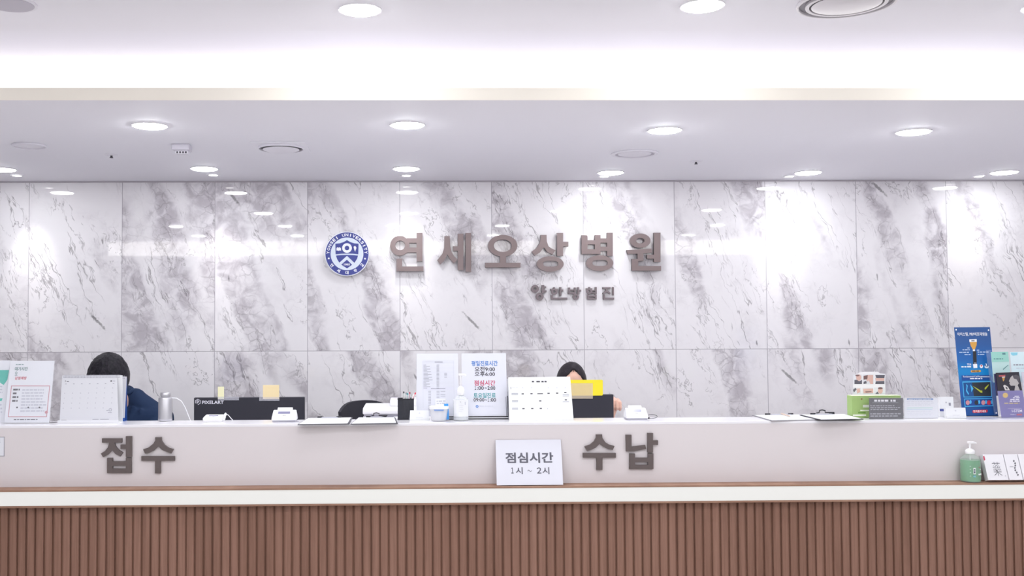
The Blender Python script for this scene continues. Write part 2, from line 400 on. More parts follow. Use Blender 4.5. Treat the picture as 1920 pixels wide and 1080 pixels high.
# small spotlights that wash the marble wall
M_SPOTD = mat('spot_lens', rgb('ffffff'), .4, emit=(1, .97, .95), estr=7.)
SPOTS = [(32, 328.5, .9, 1), (400, 327.5, .9, 1), (762, 328.5, .9, 1), (1133, 330, .42, 1), (1480, 330, 1.15, 1), (1835, 330, .36, 0)]
for i, (px, py, k, cool) in enumerate(SPOTS):
    p = onz(px, py, DROP_Z)
    t = thing('wall_washer_spotlight', p, ORD[i]+' small spotlight against the marble wall, counted from the calendar end', 'light', 'small spotlights along the marble wall')
    f = Fr(p, (1, 0, 0), (0, -1, 0))
    B().ring(0, 0, .040, .040, .027, .027, 0, .005, f, n=28).build('trim_ring', M_TRIM, t, smooth=True)
    B().disc(0, 0, .027, 0, .003, f, n=24).build('lens', M_SPOTD, t)
    l = bpy.data.lights.new('wall_washer_lamp', 'SPOT'); l.energy = L_SPOT*k; l.spot_size = math.radians(41); l.spot_blend = .95; l.shadow_soft_size = .028
    l.color = (1, .97, .96) if cool else (1, .90, .78)
    o = bpy.data.objects.new('wall_washer_lamp', l); COL.objects.link(o); o.parent = t; o.location = (0, 0, -.008); o.rotation_euler = (math.radians(28), 0, 0)

# ------------------------------------------------------------------ ceiling fittings
M_FIT = mat('white_ceiling_plastic', rgb('e4e1e9'), .5); M_FITG = mat('grey_ceiling_plastic', rgb('b9b4c0'), .5); M_DARK = mat('dark_recess', rgb('4a4750'), .6)
p = onz(55, 272, DROP_Z); t = thing('ceiling_speaker', p, 'flat pale round ceiling speaker at the calendar end of the dropped ceiling', 'speaker'); f = Fr(p, (1, 0, 0), (0, -1, 0))
B().ring(0, 0, .085, .085, .076, .076, 0, .010, f).build('rim', M_FIT, t, smooth=True, bevel=.002); B().disc(0, 0, .076, 0, .004, f).build('grille', M_FIT, t)
for px, py, lb in ((209, 292, 'small dark-tipped sprinkler head next to the boxy sensor'), (1305, 304, 'small dark-tipped sprinkler head past the round speaker')):
    p = onz(px, py-2, DROP_Z); t = thing('sprinkler_head', p, lb, 'sprinkler', 'fire sprinklers'); f = Fr(p, (1, 0, 0), (0, -1, 0))
    B().lathe([(.008, -.006), (.034, -.004), (.036, 0)], p, n=24).build('escutcheon', M_FIT, t, smooth=True)
    b = B().lathe([(.004, -.015), (.006, -.014), (.006, -.006)], p, n=12); b.lathe([(.009, -.018), (.010, -.017), (.009, -.015)], p, n=14); b.build('nozzle', M_DARK, t)
p = onz(342, 272, DROP_Z); t = thing('ceiling_sensor', p, 'boxy white ceiling sensor with a row of dark lenses', 'sensor')
b = B(); f = Fr(p, (1, 0, 0), (0, 1, 0))
b.prism([(-.048, -.045), (.048, -.045), (.040, .05), (-.040, .05)], -.032, 0, f); b.build('housing', mat('sensor_plastic', rgb('d0ccd7'), .5), t, bevel=.008, seg=3)
b = B(); b.box(p.x-.032, p.x+.032, p.y-.02, p.y+.03, p.z-.048, p.z-.030); b.build('lens_block', M_FIT, t, bevel=.003)
for k in (-.022, -.007, .008, .022): B().box(p.x+k-.0045, p.x+k+.0045, p.y-.0215, p.y-.0195, p.z-.045, p.z-.036).build('lens', M_DARK, t)
def diffuser(p, R_, label, square, upper):
    t = thing('air_diffuser', p, label, 'air vent'); f = Fr(p, (1, 0, 0), (0, -1, 0))
    if square: B().box(p.x-R_*1.18, p.x+R_*1.18, p.y-R_*1.18, p.y+R_*1.18, p.z-.006, p.z-.0002).build('face_plate', M_CEIL, t, bevel=.002)
    z0 = .006 if square else 0.
    m = mat('vent_metal', rgb('d9d5da'), .3)
    B().ring(0, 0, R_, R_, R_*.95, R_*.95, z0, z0+.012, f, n=56).build('outer_ring', m if upper else M_FIT, t, smooth=True, bevel=.002)
    B().disc(0, 0, R_*.95, z0-.0005, z0+.001, f, n=56).build('throat', M_DARK if not upper else mat('vent_throat', rgb('8d8a90'), .5), t)
    if upper: B().ring(0, 0, R_*.82, R_*.82, R_*.74, R_*.74, z0+.001, z0+.014, f, n=56).build('inner_ring', m, t, smooth=True, bevel=.002)
    b = B(); k = .70 if upper else .80
    b.lathe([(R_*k*.25, -z0-.022), (R_*k*.8, -z0-.020), (R_*k, -z0-.013), (R_*k*.98, -z0-.010), (R_*.2, -z0-.008)], p, n=56); b.build('cone', m if upper else M_FIT, t, smooth=True)
diffuser(onz(527, 274, DROP_Z), .118, 'square ceiling air diffuser with a round centre', True, False)
diffuser(onz(1587, 3, UPPER_Z), .178, 'large round metal air vent in the upper ceiling', False, True)
p = onz(1190, 287.5, DROP_Z); t = thing('ceiling_speaker', p, 'round ceiling speaker with a raised ring past the middle of the dropped ceiling', 'speaker'); f = Fr(p, (1, 0, 0), (0, -1, 0))
B().ring(0, 0, .128, .128, .105, .105, 0, .008, f, n=56).build('rim', M_FIT, t, smooth=True, bevel=.003)
b = B().ring(0, 0, .105, .105, .09, .09, 0, .002, f, n=56); b.build('groove', M_FITG, t); B().disc(0, 0, .09, 0, .006, f, n=56).build('grille', M_FIT, t, bevel=.003)
p = onz(18, 6, UPPER_Z); t = thing('ceiling_speaker', p, 'grey round disc in the upper ceiling corner above the teal leaflet', 'speaker'); f = Fr(p, (1, 0, 0), (0, -1, 0))
B().disc(0, 0, .088, 0, .008, f, n=48).build('grille', M_FITG, t, bevel=.003); B().ring(0, 0, .098, .098, .088, .088, 0, .006, f, n=48).build('rim', M_FIT, t, smooth=True)

# ------------------------------------------------------------------ reception counter
PANEL_Y, LEDGE_Y, SLAT_Y, BACK_Y = 4.65, 4.565, 4.600, 4.86
ZT = at(770, 793.5, PANEL_Y).z; ZL = at(770, 908, PANEL_Y).z
ZL2 = at(770, 917, LEDGE_Y).z; ZS = at(770, 943.5, LEDGE_Y).z; ZS2 = at(770, 947, LEDGE_Y).z
KX0, KX1 = -3.1, 4.3
M_PANEL = mat('counter_panel_laminate', rgb('dcd5d7'), .45, spec=.4); M_TOP = mat('counter_top_stone', rgb('efedf2'), .12)
M_WOOD = wood('walnut_slats', '967263', '7a594b'); M_LEDGE = wood('walnut_ledge', 'a5836f', '8a6857', 2., 60.)
ct = thing('reception_counter', (.6, PANEL_Y, 0), 'long reception counter with pale upper panel, glowing strip and walnut slat front', 'counter')
B().box(KX0, KX1, PANEL_Y, PANEL_Y+.02, ZL, ZT-.012).build('upper_panel', M_PANEL, ct)
B().box(KX0, KX1, PANEL_Y-.001, BACK_Y, ZT-.012, ZT).build('counter_top', M_TOP, ct, bevel=.0015)
B().box(KX0, KX1, LEDGE_Y, PANEL_Y+.02, ZL2, ZL).build('ledge', M_LEDGE, ct, bevel=.001)
M_STRIP = mat('strip_light_diffuser', rgb('b8b8b4'), .5, emit=(1, .995, .975), estr=L_STRIP)
B().box(KX0, KX1, LEDGE_Y+.003, LEDGE_Y+.03, ZS, ZL2-.0005).build('light_strip', M_STRIP, ct)
B().box(KX0, KX1, LEDGE_Y, SLAT_Y+.02, ZS2, ZS-.0005).build('lower_lip', M_LEDGE, ct)
b = B(); pt = .0393; n = int((KX1-KX0)/pt); x00 = at(770, 1000, SLAT_Y).x
rr = random.Random(3)
b.box(KX0, KX1, SLAT_Y+.011, SLAT_Y+.03, .08, ZS2, 1)
i0 = int((KX0-x00)/pt)
for i in range(i0, i0+n):
    x = x00+i*pt; wd = .0318+rr.uniform(-.001, .001)
    b.prism([(x-wd/2, SLAT_Y+.011), (x-wd/2, SLAT_Y+.005), (x-wd/2+.004, SLAT_Y+.0015), (x-wd*.2, SLAT_Y), (x+wd*.2, SLAT_Y), (x+wd/2-.004, SLAT_Y+.0015), (x+wd/2, SLAT_Y+.005), (x+wd/2, SLAT_Y+.011)], .08, ZS2-.0005, WORLD)
b.build('slat_panel', [M_WOOD, wood('walnut_backing', '84604f', '6d4d40')], ct)
B().box(KX0, KX1, SLAT_Y+.05, BACK_Y-.05, 0, .08).build('plinth', mat('plinth_dark', rgb('4a3b36'), .5), ct)
B().box(KX0, KX1, SLAT_Y+.031, SLAT_Y+.05, 0.08, ZL2-.001).build('front_board', M_WALL, ct)
B().box(KX0, KX1, BACK_Y-.02, BACK_Y, .0, ZT-.0125).build('rear_panel', M_PANEL, ct)
DESK_Z = .74
dk = thing('staff_desk', (.6, 5.2, 0), 'low staff desk behind the counter carrying the monitors and printer', 'desk')
B().box(KX0, KX1, BACK_Y+.001, 5.70, DESK_Z-.03, DESK_Z).build('desk_top', M_TOP, dk, bevel=.002)
for x in (KX0+.02, -.9, 1.6, KX1-.05): B().box(x, x+.03, BACK_Y+.03, 5.68, 0, DESK_Z-.0305).build('desk_support', M_PANEL, dk)

# ------------------------------------------------------------------ wall sign letters
M_LET = mat('brown_sign_metal', rgb('857777'), .34, metal=.55); M_LETS = mat('brown_sign_metal_side', rgb('5a4f50'), .5, metal=.3)
def letter(name, label, group, cat, prims, org, sc, Y, thick, gap, mats, post=True, bev=.0):
    """one raised letter: prims in zoomed pixels, mapped to the plane of its front face"""
    cx = [q for pr in prims for q in ([pr[1], pr[3]] if pr[0] == 'r' else ([pr[1]] if pr[0] == 'o' else [k[0] for k in pr[1]]))]
    f = Fr((0, Y-max(gap, .0004)-thick, 1)); g = lambda x, y: f.uv(org[0]+x/sc, org[1]+y/sc)
    b = B(); back = -thick; side = 1 if len(mats) > 1 else 0
    for k_, pr in enumerate(prims):
        front = -.00012*k_
        if pr[0] == 'r':
            x0, y0, x1, y1 = pr[1:5]; b.prism([g(x0, y0), g(x1, y0), g(x1, y1), g(x0, y1)], back, front, f, 0, side)
        elif pr[0] == 'p': b.prism([g(*q) for q in pr[1]], back, front, f, 0, side)
        else:
            x, y, rx, ry, ix, iy = pr[1:7]; k = at(org[0]+1, 500, f.o.y).x-at(org[0], 500, f.o.y).x; k /= sc
            a, bb = g(x, y); jx, jy = (pr[7], pr[8]) if len(pr) > 8 else (x, y); ja, jb = g(jx, jy)
            b.ring(a, bb, rx*k, ry*k, ix*k, iy*k, back, front, f, 0, 48, ja, jb, pr[9] if len(pr) > 9 else 1.)
    ca = sum(v.x for v in b.v)/len(b.v); cz = min(v.z for v in b.v)
    t = thing(name, (ca, Y, cz), label, cat, group)
    b.build('face', mats, t, bevel=bev)
    if gap > .002:
        for pr in prims[:3]:
            if pr[0] == 'r': q = g((pr[1]+pr[3])/2, (pr[2]+pr[4])/2)
            elif pr[0] == 'o': q = g(pr[1]-(pr[3]+pr[5])/2, pr[2])
            else: q = g(sum(k[0] for k in pr[1][:2])/2, pr[1][0][1]+20)
            B().disc(q[0], q[1], .004, -thick-gap, -thick+.001, f, n=10).build('standoff_pin', M_LETS, t)
    return t
r_ = lambda x0, y0, x1, y1: ('r', x0, y0, x1, y1)
Z1, Z2, Z3 = (725, 425), (900, 425), (1075, 425); S1 = 10.6667
GL = 'large brown letters of the wall sign'
BIG = [
 ('first large brown sign letter, beside the blue seal', Z1, [('o', 262, 380, 194, 200, 98, 97, 270, 374), r_(400, 232, 610, 325), r_(400, 415, 610, 515), r_(598, 125, 715, 695), r_(195, 640, 310, 890), r_(195, 795, 735, 890)]),
 ('second large brown sign letter, with two close upright bars', Z1, [('p', [(1155, 190), (1262, 190), (1275, 400), (1300, 510), (1350, 590), (1420, 652), (1350, 732), (1265, 650), (1213, 555), (1150, 680), (1075, 752), (1010, 672), (1115, 540), (1150, 420)]), r_(1422, 140, 1535, 870), r_(1328, 390, 1430, 485), r_(1578, 125, 1690, 905)]),
 ('third large brown sign letter, a wide ring standing on a bar', Z2, [('o', 455, 380, 293, 218, 178, 125), r_(400, 560, 520, 730), r_(103, 722, 812, 815)]),
 ('fourth large brown sign letter, above the first small letters', Z2, [('p', [(1212, 165), (1332, 165), (1335, 290), (1370, 390), (1430, 435), (1510, 470), (1450, 560), (1340, 500), (1280, 415), (1200, 515), (1095, 580), (1035, 498), (1130, 430), (1195, 330), (1212, 240)]), r_(1540, 125, 1662, 585), r_(1655, 300, 1768, 395), ('o', 1405, 745, 270, 155, 150, 58, 1415, 740, .7)]),
 ('fifth large brown sign letter, a barred box over a wide ring', Z3, [r_(165, 170, 285, 548), r_(430, 165, 545, 548), r_(165, 270, 545, 355), r_(165, 450, 545, 548), r_(675, 120, 790, 585), r_(540, 235, 690, 322), r_(540, 400, 690, 485), ('o', 528, 730, 272, 158, 152, 60, 535, 725, .7)]),
 ('last large brown sign letter, farthest from the blue seal', Z3, [('o', 1340, 280, 205, 145, 85, 55), ('p', [(1068, 470), (1565, 435), (1580, 515), (1405, 535), (1085, 550)]), r_(1285, 530, 1405, 685), r_(1475, 560, 1640, 640), r_(1612, 120, 1745, 705), r_(1170, 645, 1300, 880), r_(1170, 785, 1757, 880)])]
for lb, og, pr in BIG: letter('sign_letter', lb, GL, 'sign letter', pr, og, S1, WALL_Y, .024, .012, [M_LET, M_LETS])
Z4 = (985, 525); GS = 'small brown letters of the wall sign'
M_SML = mat('small_letter_brown', rgb('81767a'), .4, metal=.35)
SMALL = [
 ('first small brown letter of the lower line, with two rings', [('o', 195, 175, 78, 78, 26, 26), r_(330, 100, 380, 262), r_(375, 125, 417, 160), r_(375, 205, 425, 240), ('o', 288, 330, 78, 78, 26, 26)]),
 ('second small brown letter of the lower line, over a long bar', [r_(558, 143, 594, 190), r_(500, 178, 650, 206), ('o', 580, 232, 64, 62, 26, 26), r_(682, 143, 722, 312), r_(715, 188, 757, 226), r_(515, 300, 552, 388), r_(520, 352, 840, 390)]),
 ('middle small brown letter of the lower line', [r_(862, 150, 900, 280), r_(975, 150, 1012, 280), r_(862, 188, 1012, 212), r_(862, 242, 1012, 280), r_(1040, 145, 1080, 278), r_(1075, 193, 1117, 228), ('o', 1010, 335, 64, 62, 27, 24)]),
 ('fourth small brown letter of the lower line, the densest of them', [r_(1265, 140, 1300, 170), r_(1213, 165, 1340, 190), ('o', 1283, 225, 60, 56, 22, 22), r_(1393, 140, 1430, 278), r_(1330, 200, 1400, 222), r_(1330, 245, 1400, 270), r_(1240, 285, 1275, 388), r_(1392, 285, 1428, 388), r_(1240, 308, 1428, 335), r_(1240, 356, 1428, 388)]),
 ('last small brown letter of the lower line', [r_(1545, 143, 1706, 172), ('p', [(1612, 165), (1648, 165), (1640, 205), (1712, 260), (1690, 285), (1630, 240), (1570, 285), (1545, 262), (1605, 215)]), r_(1738, 140, 1774, 305), r_(1560, 290, 1594, 390), r_(1565, 352, 1778, 390)])]
for lb, pr in SMALL: letter('sign_letter', lb, GS, 'sign letter', pr, Z4, S1, WALL_Y, .018, .0, [M_SML, M_LETS])
Z5, Z6 = (180, 810), (1085, 805); GP = 'dark brown letters on the counter panel'
M_CLET = mat('counter_letter_brown', rgb('655b5a'), .5, metal=.1)
PAN = [
 ('dark brown counter letter under the white desk calendar', Z5, [r_(132, 145, 582, 240), ('p', [(285, 232), (415, 232), (430, 300), (470, 360), (525, 415), (605, 462), (545, 552), (440, 500), (358, 408), (270, 510), (160, 570), (105, 485), (200, 430), (262, 350), (285, 275)]), r_(668, 98, 803, 562), r_(548, 285, 675, 382), r_(245, 585, 372, 925), r_(668, 580, 795, 925), r_(245, 660, 795, 762), r_(245, 825, 795, 925)]),
 ('dark brown tent-shaped counter letter under the navy shirted person', Z5, [('p', [(1330, 120), (1470, 120), (1475, 195), (1540, 290), (1640, 360), (1745, 390), (1690, 485), (1590, 450), (1480, 400), (1400, 320), (1300, 420), (1200, 470), (1100, 487), (1058, 392), (1180, 350), (1290, 260), (1330, 190)]), r_(1018, 545, 1768, 650), r_(1325, 640, 1452, 930)]),
 ('dark brown tent-shaped counter letter beside the lunch hour notice', Z6, [('p', [(395, 118), (530, 118), (535, 190), (600, 290), (690, 345), (808, 378), (768, 468), (650, 440), (550, 390), (470, 325), (390, 410), (290, 460), (190, 490), (133, 388), (260, 345), (350, 270), (393, 190)]), r_(100, 535, 838, 640), r_(405, 630, 538, 915)]),
 ('dark brown counter letter under the white card terminal with a looped cord', Z6, [('p', [(1062, 125), (1190, 125), (1192, 390), (1500, 352), (1520, 445), (1250, 495), (1070, 500)]), r_(1550, 85, 1675, 522), r_(1668, 250, 1788, 350), r_(1145, 550, 1270, 895), r_(1560, 545, 1685, 895), r_(1145, 640, 1685, 742), r_(1145, 800, 1685, 895)])]
for lb, og, pr in PAN: letter('counter_letter', lb, GP, 'sign letter', pr, og, 12., PANEL_Y, .012, .0012, [M_CLET])

# ------------------------------------------------------------------ round seal
ec = at(650.6, 475.9, WALL_Y-.04); ER = .1425
em = thing('wall_emblem', (ec.x, WALL_Y, ec.z-ER), 'round blue and white university seal on the marble wall', 'emblem', None)
ef = Fr((ec.x, WALL_Y-.038, ec.z)); M_BLUE = mat('seal_blue', rgb('444c97'), .4); M_SW = mat('seal_white', rgb('f3f5fb'), .4); M_SPALE = mat('seal_pale', rgb('dfe8f5'), .4)
B().disc(0, 0, ER, -.026, 0, ef, n=72).build('disc', M_SW, em, bevel=.001)
B().disc(0, 0, ER*.45, -.038, -.026, ef, n=24).build('mount', M_LETS, em)
B().ring(0, 0, ER*.965, ER*.965, ER*.735, ER*.735, -.0005, .001, ef, n=72).build('blue_ring', M_BLUE, em)
B().disc(0, 0, ER*.735, -.0005, .0008, ef, n=72).build('inner_field', M_SPALE, em)
e_ = lambda x, y: ((x-547)/450*ER, (550-y)/450*ER)
arc = lambda pts: [e_(*q) for q in pts]
b = B()
b.flat(arc([(547, 272), (620, 315), (700, 340), (780, 345), (775, 560), (660, 548), (547, 545), (430, 548), (318, 560), (312, 345), (400, 338), (480, 312)]), .0016, ef)
b.flat(arc([(325, 585), (430, 575), (547, 572), (660, 575), (768, 587), (750, 650), (697, 733), (547, 590), (393, 728), (350, 660)]), .0016, ef)
b.flat(arc([(545, 668), (650, 772), (547, 845), (432, 768)]), .0016, ef)
b.build('shield', M_BLUE, em)
b = B(); a0, b0 = e_(547, 433); k = ER/450
b.ring(a0, b0, 98*k, 98*k, 46*k, 46*k, .0016, .0024, ef, n=40)
b.flat(arc([(335, 440), (350, 415), (378, 425), (405, 415), (425, 440), (428, 488), (405, 480), (380, 490), (350, 482), (335, 486)]), .0022, ef)
b.flat(arc([(708, 388), (725, 405), (740, 430), (722, 470), (712, 510), (698, 480), (690, 450), (680, 410)]), .0022, ef)
b.text('1885', ef, *e_(485, 785), *e_(605, 745), bold=.03, c=.0024, pix=False)
for x, y in ((180, 642), (910, 650)): q = e_(x, y); b.disc(q[0], q[1], 18*k, .001, .0022, ef, n=14)
def ringtext(s, a_start, a_end, rad, h, top):
    for i, ch in enumerate(s):
        if ch == ' ': continue
        an = math.radians(a_start+(a_end-a_start)*i/(len(s)-1)); o = ef.p(rad*math.cos(an), rad*math.sin(an), 0)
        up = (ef.r*math.cos(an)+ef.u*math.sin(an))*(1 if top else -1)
        f = Fr(o, up.cross(-ef.n) if False else ef.n.cross(up)*-1, up); wv = h*(.35 if ch == 'I' else .95)
        b.text(ch, f, -wv/2, -h/2, wv/2, h/2, bold=.03, c=.0018, pix=False)
ringtext('YONSEI UNIVERSITY', 176, 4, ER*.85, ER*.135, True)
ringtext('연세대학교', 217, 323, ER*.845, ER*.15, False)
b.build('lettering', M_SW, em)

# ------------------------------------------------------------------ shared materials for the things on the counter
M_PAPER = mat('white_paper', rgb('e2e3ea'), .5); M_CARD = mat('bright_white_card', rgb('e9eaed'), .45); M_INK = mat('ink_dark', rgb('4d4a52'), .6)
M_INKG = mat('ink_grey', rgb('9a9aa6'), .6); M_INKL = mat('ink_light', rgb('c3c4d0'), .6); M_BLK = mat('black_plastic', rgb('26252d'), .4)
M_WP = mat('white_plastic', rgb('f4f3f6'), .3); M_GP = mat('grey_plastic', rgb('aeacb8'), .35); M_LCD = mat('lcd_grey', rgb('8a88a4'), .2)
M_ACR = mat('clear_acrylic', rgb('f3f5fa'), .04, alpha=.07, spec=.5); M_BLUEP = mat('blue_board', rgb('2b57a6'), .45)
M_STEEL = mat('silver_metal', rgb('c9c8cd'), .28, metal=.85); M_CABW = mat('white_cable', rgb('e9e8ee'), .4); M_TAPE = mat('clear_tape', rgb('e6e6f0'), .25, alpha=.28)
CLEAN = lambda *n: [mat(*q) for q in n]
def top(px, py): return onz(px, py, ZT)
def sheetfr(px, py, lean, turn=0., dy=0.):
    q = top(px, py); return leanfr((q.x, q.y+dy, ZT), lean, turn)
def quadsheet(b, f, pts, th=.0012, m=0): return b.prism([f.uv(*p) for p in pts], -th, 0, f, m)

# ------------------------------------------------------------------ leaflets and calendars at the calendar end
f = sheetfr(-20, 794, 13)
t = thing('leaflet', f.o, 'white leaflet with a teal patch, cut off by the picture edge at the counter end', 'leaflet')
b = B(); quadsheet(b, f, [(-78, 794), (8, 794), (20, 676), (-62, 676)]); b.build('sheet', M_PAPER, t)
b = B(); b.pxpoly(f, [(-62, 694), (17, 694), (14, 712), (7, 722), (-2, 716), (-62, 718)], None, .0006); b.pxpoly(f, [(-70, 747), (5, 747), (3, 752), (-70, 752)], None, .0006)
b.words(f, -60, 724, 8, 740, 3, 1, seed=5); b.words(f, -66, 758, 5, 785, 4, 1, seed=6); b.build('print', [mat('teal_ink', rgb('3db7a8'), .5), M_INKL], t)
b = B(); quadsheet(b, Fr(f.o-f.n*-.006, f.r, f.u), [(-80, 795), (9, 795), (21, 675), (-64, 675)], .002); b.build('sleeve', M_ACR, t)
f = sheetfr(52, 794, 13)
t = thing('framed_notice', f.o, 'white notice with a pink outlined box in a clear stand beside the desk calendar', 'notice')
b = B(); quadsheet(b, f, [(8, 793), (92, 793), (102, 677), (20, 677)]); b.build('sheet', M_PAPER, t)
b = B(); C = [(21, 723), (94, 723), (88, 782), (15, 782)]; C2 = [(22.2, 724.2), (92.6, 724.2), (86.8, 780.6), (16.4, 780.6)]
q = [f.uv(*p) for p in C]; q2 = [f.uv(*p) for p in C2]
for i in range(4): j = (i+1) % 4; b.flat([q[i], q[j], q2[j], q2[i]], .0006, f, 0)
b.text('대기시간', f, 28, 688, 52, 695, 1, .02); b.text('오', f, 28, 697, 33, 704, 1, .02); b.text('감염예방', f, 28, 706, 50, 712, 2, .02)
b.words(f, 30, 683, 47, 686, 1, 1, seed=4); b.words(f, 25, 729, 35, 757, 4, 3, seed=2, full=.5); b.words(f, 42, 730, 86, 775, 8, 4, seed=3)
for k in (32, 53, 74): a, c_ = f.uv(k, 764); b.disc(a, c_, .004, .0004, .0009, f, 3, 12)
a, c_ = f.uv(87, 773); b.disc(a, c_, .007, .0004, .0011, f, 0, 16); b.words(f, 26, 786, 76, 789, 1, 3, seed=9)
b.build('print', [mat('pink_ink', rgb('c98d96'), .5), mat('dark_green_ink', rgb('4a7b78'), .5), mat('red_ink', rgb('d0586a'), .5), M_INK, M_INKL], t)
f2 = Fr(f.o+f.n*.005, f.r, f.u); b = B(); quadsheet(b, f2, [(7, 794.5), (93.5, 794.5), (104, 675), (19, 675)], .002); b.build('front_pane', M_ACR, t)
b = B(); b.box(f.o.x-.11, f.o.x+.115, f.o.y-.006, f.o.y+.075, ZT, ZT+.002); b.build('stand_foot', M_ACR, t)

def calendar(pts, px, py, lean, label, base_m, rows, back):
    f = sheetfr(px, py, lean); t = thing('desk_calendar', f.o, label, 'calendar', 'desk calendars')
    q = [f.uv(*p) for p in pts]; h = max(k[1] for k in q); a0, a1 = min(q[0][0], q[3][0]), max(q[1][0], q[2][0])
    quadsheet(B(), f, pts)
    b = B(); quadsheet(b, f, pts, .004); b.build('pages', mat('calendar_page', rgb('d2d2d8'), .5), t)
    top_ = f.p(0, h); dp = (2.0 if lean > 20 else 1.15)*h*math.sin(math.radians(lean)); back_l = math.degrees(math.atan2(dp-h*math.sin(math.radians(lean)), h*math.cos(math.radians(lean))))
    g = Fr(f.p(0, 0)+Vector((0, dp+.004, 0)), (1, 0, 0), Vector((0, -math.sin(math.radians(back_l)), math.cos(math.radians(back_l)))))
    b = B(); b.box(a0, a1, 0, h*.97, -.0015, .0015, 0, g); b.box(f.o.x+a0, f.o.x+a1, f.o.y+.003, f.o.y+dp+.003, ZT, ZT+.002); b.build('stand', base_m, t)
    if not back:
        b = B(); b.box(a0, a1, .0005, .0145, .0001, .0007, 0, f); b.build('stand_lip', mat('calendar_lip', rgb('dedee3'), .5), t)
    n = int((a1-a0-.012)/.0068); b = B()
    for i in range(n):
        x = a0+.008+i*.0068; b.rect(x, x+.0035, h-.0105, h-.0075, .0006, f, 1)
        b.tube([f.p(x+.0018, h-.009, .0005), f.p(x+.0018, h-.002, .004), f.p(x+.0018, h+.004, .001), f.p(x+.0018, h+.002, -.006)], .0007, 5, 0)
    b.build('spiral_binding', [M_GP, M_INKG], t)
    return f, t, h, a0, a1
f, t, h, a0, a1 = calendar([(111.5, 793.5), (222, 792.5), (219, 704), (116.5, 704.5)], 167, 793.5, 15, 'white spiral desk calendar standing in front, beside the pink boxed notice', M_CARD, 5, False)
b = B(); wk = (a1-a0)
b.text('5', f, a0+.016, h-.030, a0+.020, h-.022, 0, .02, pix=False); b.rect(a0+.024, a0+.034, h-.029, h-.026, .0006, f, 0); b.rect(a1-.052, a1-.046, h-.030, h-.023, .0006, f, 0); b.rect(a1-.043, a1-.030, h-.028, h-.025, .0006, f, 1)
for i in range(7):
    x = a0+.018+i*wk/7.6; b.rect(x, x+.007, h-.0405, h-.038, .0006, f, 1)
    for j in range(5):
        if (j == 0 and i < 4) or (j == 4 and i > 5): continue
        y = h-.058-j*.0235; b.rect(x, x+.0035, y-.0025, y, .0006, f, 1)
b.rect(a0+.008, a1-.008, .0265, .0269, .0006, f, 2); b.rect(a0+.016, a0+.04, .013, .0155, .0006, f, 0)
b.rect(a1-.12, a1-.092, .0165, .019, .0006, f, 1); b.rect(a1-.085, a1-.045, .0165, .019, .0006, f, 1)
b.ring(a1-.042, .062, .007, .007, .005, .005, .0004, .0009, f, 1, 16); b.rect(a1-.06, a1-.05, .058, .060, .0006, f, 1); b.rect(a1-.052, a1-.034, .048, .050, .0006, f, 1)
b.build('print', [M_INK, M_INKG, M_INKL], t)
f, t, h, a0, a1 = calendar([(160, 790.3), (233, 789.9), (237.5, 706), (166, 706.4)], 187, 790.3, 8, 'spiral desk calendar with a blue stand tucked behind the other one', M_BLUEP, 4, True)
b = B(); b.box(a0, a1, .0005, .016, .0005, .0025, 0, f); b.build('stand_lip', M_BLUEP, t)

# ------------------------------------------------------------------ silver canister and its cable
p = top(307, 790.5); p.y += .031
t = thing('silver_canister', (p.x, p.y, ZT), 'silver cylindrical canister with a narrow neck lid beside the navy shirt', 'canister')
b = B().lathe([(.024, 0), (.0315, .001), (.0335, .006), (.0335, .013), (.0325, .018), (.0325, .104), (.0305, .110), (.025, .1125), (.024, .113)], (p.x, p.y, ZT), n=40); b.build('body', M_STEEL, t, smooth=True)
b = B().lathe([(.0215, .1131), (.0215, .118), (.0235, .119), (.0235, .131), (.0215, .134), (.008, .135)], (p.x, p.y, ZT), n=40); b.build('lid', M_STEEL, t, smooth=True)
b = B()
pts = [(320, 746), (331, 746.5), (340, 752), (347, 764), (352, 776), (357, 789)]
b.tube([Vector((at(x, y, p.y+.004*i).x, p.y+.004*i, at(x, y, p.y+.004*i).z)) for i, (x, y) in enumerate(pts)], .0022, 8)
tag(b.build('white_cable', M_CABW, smooth=True), 'white cable arching from the silver canister down to the counter', 'cable')

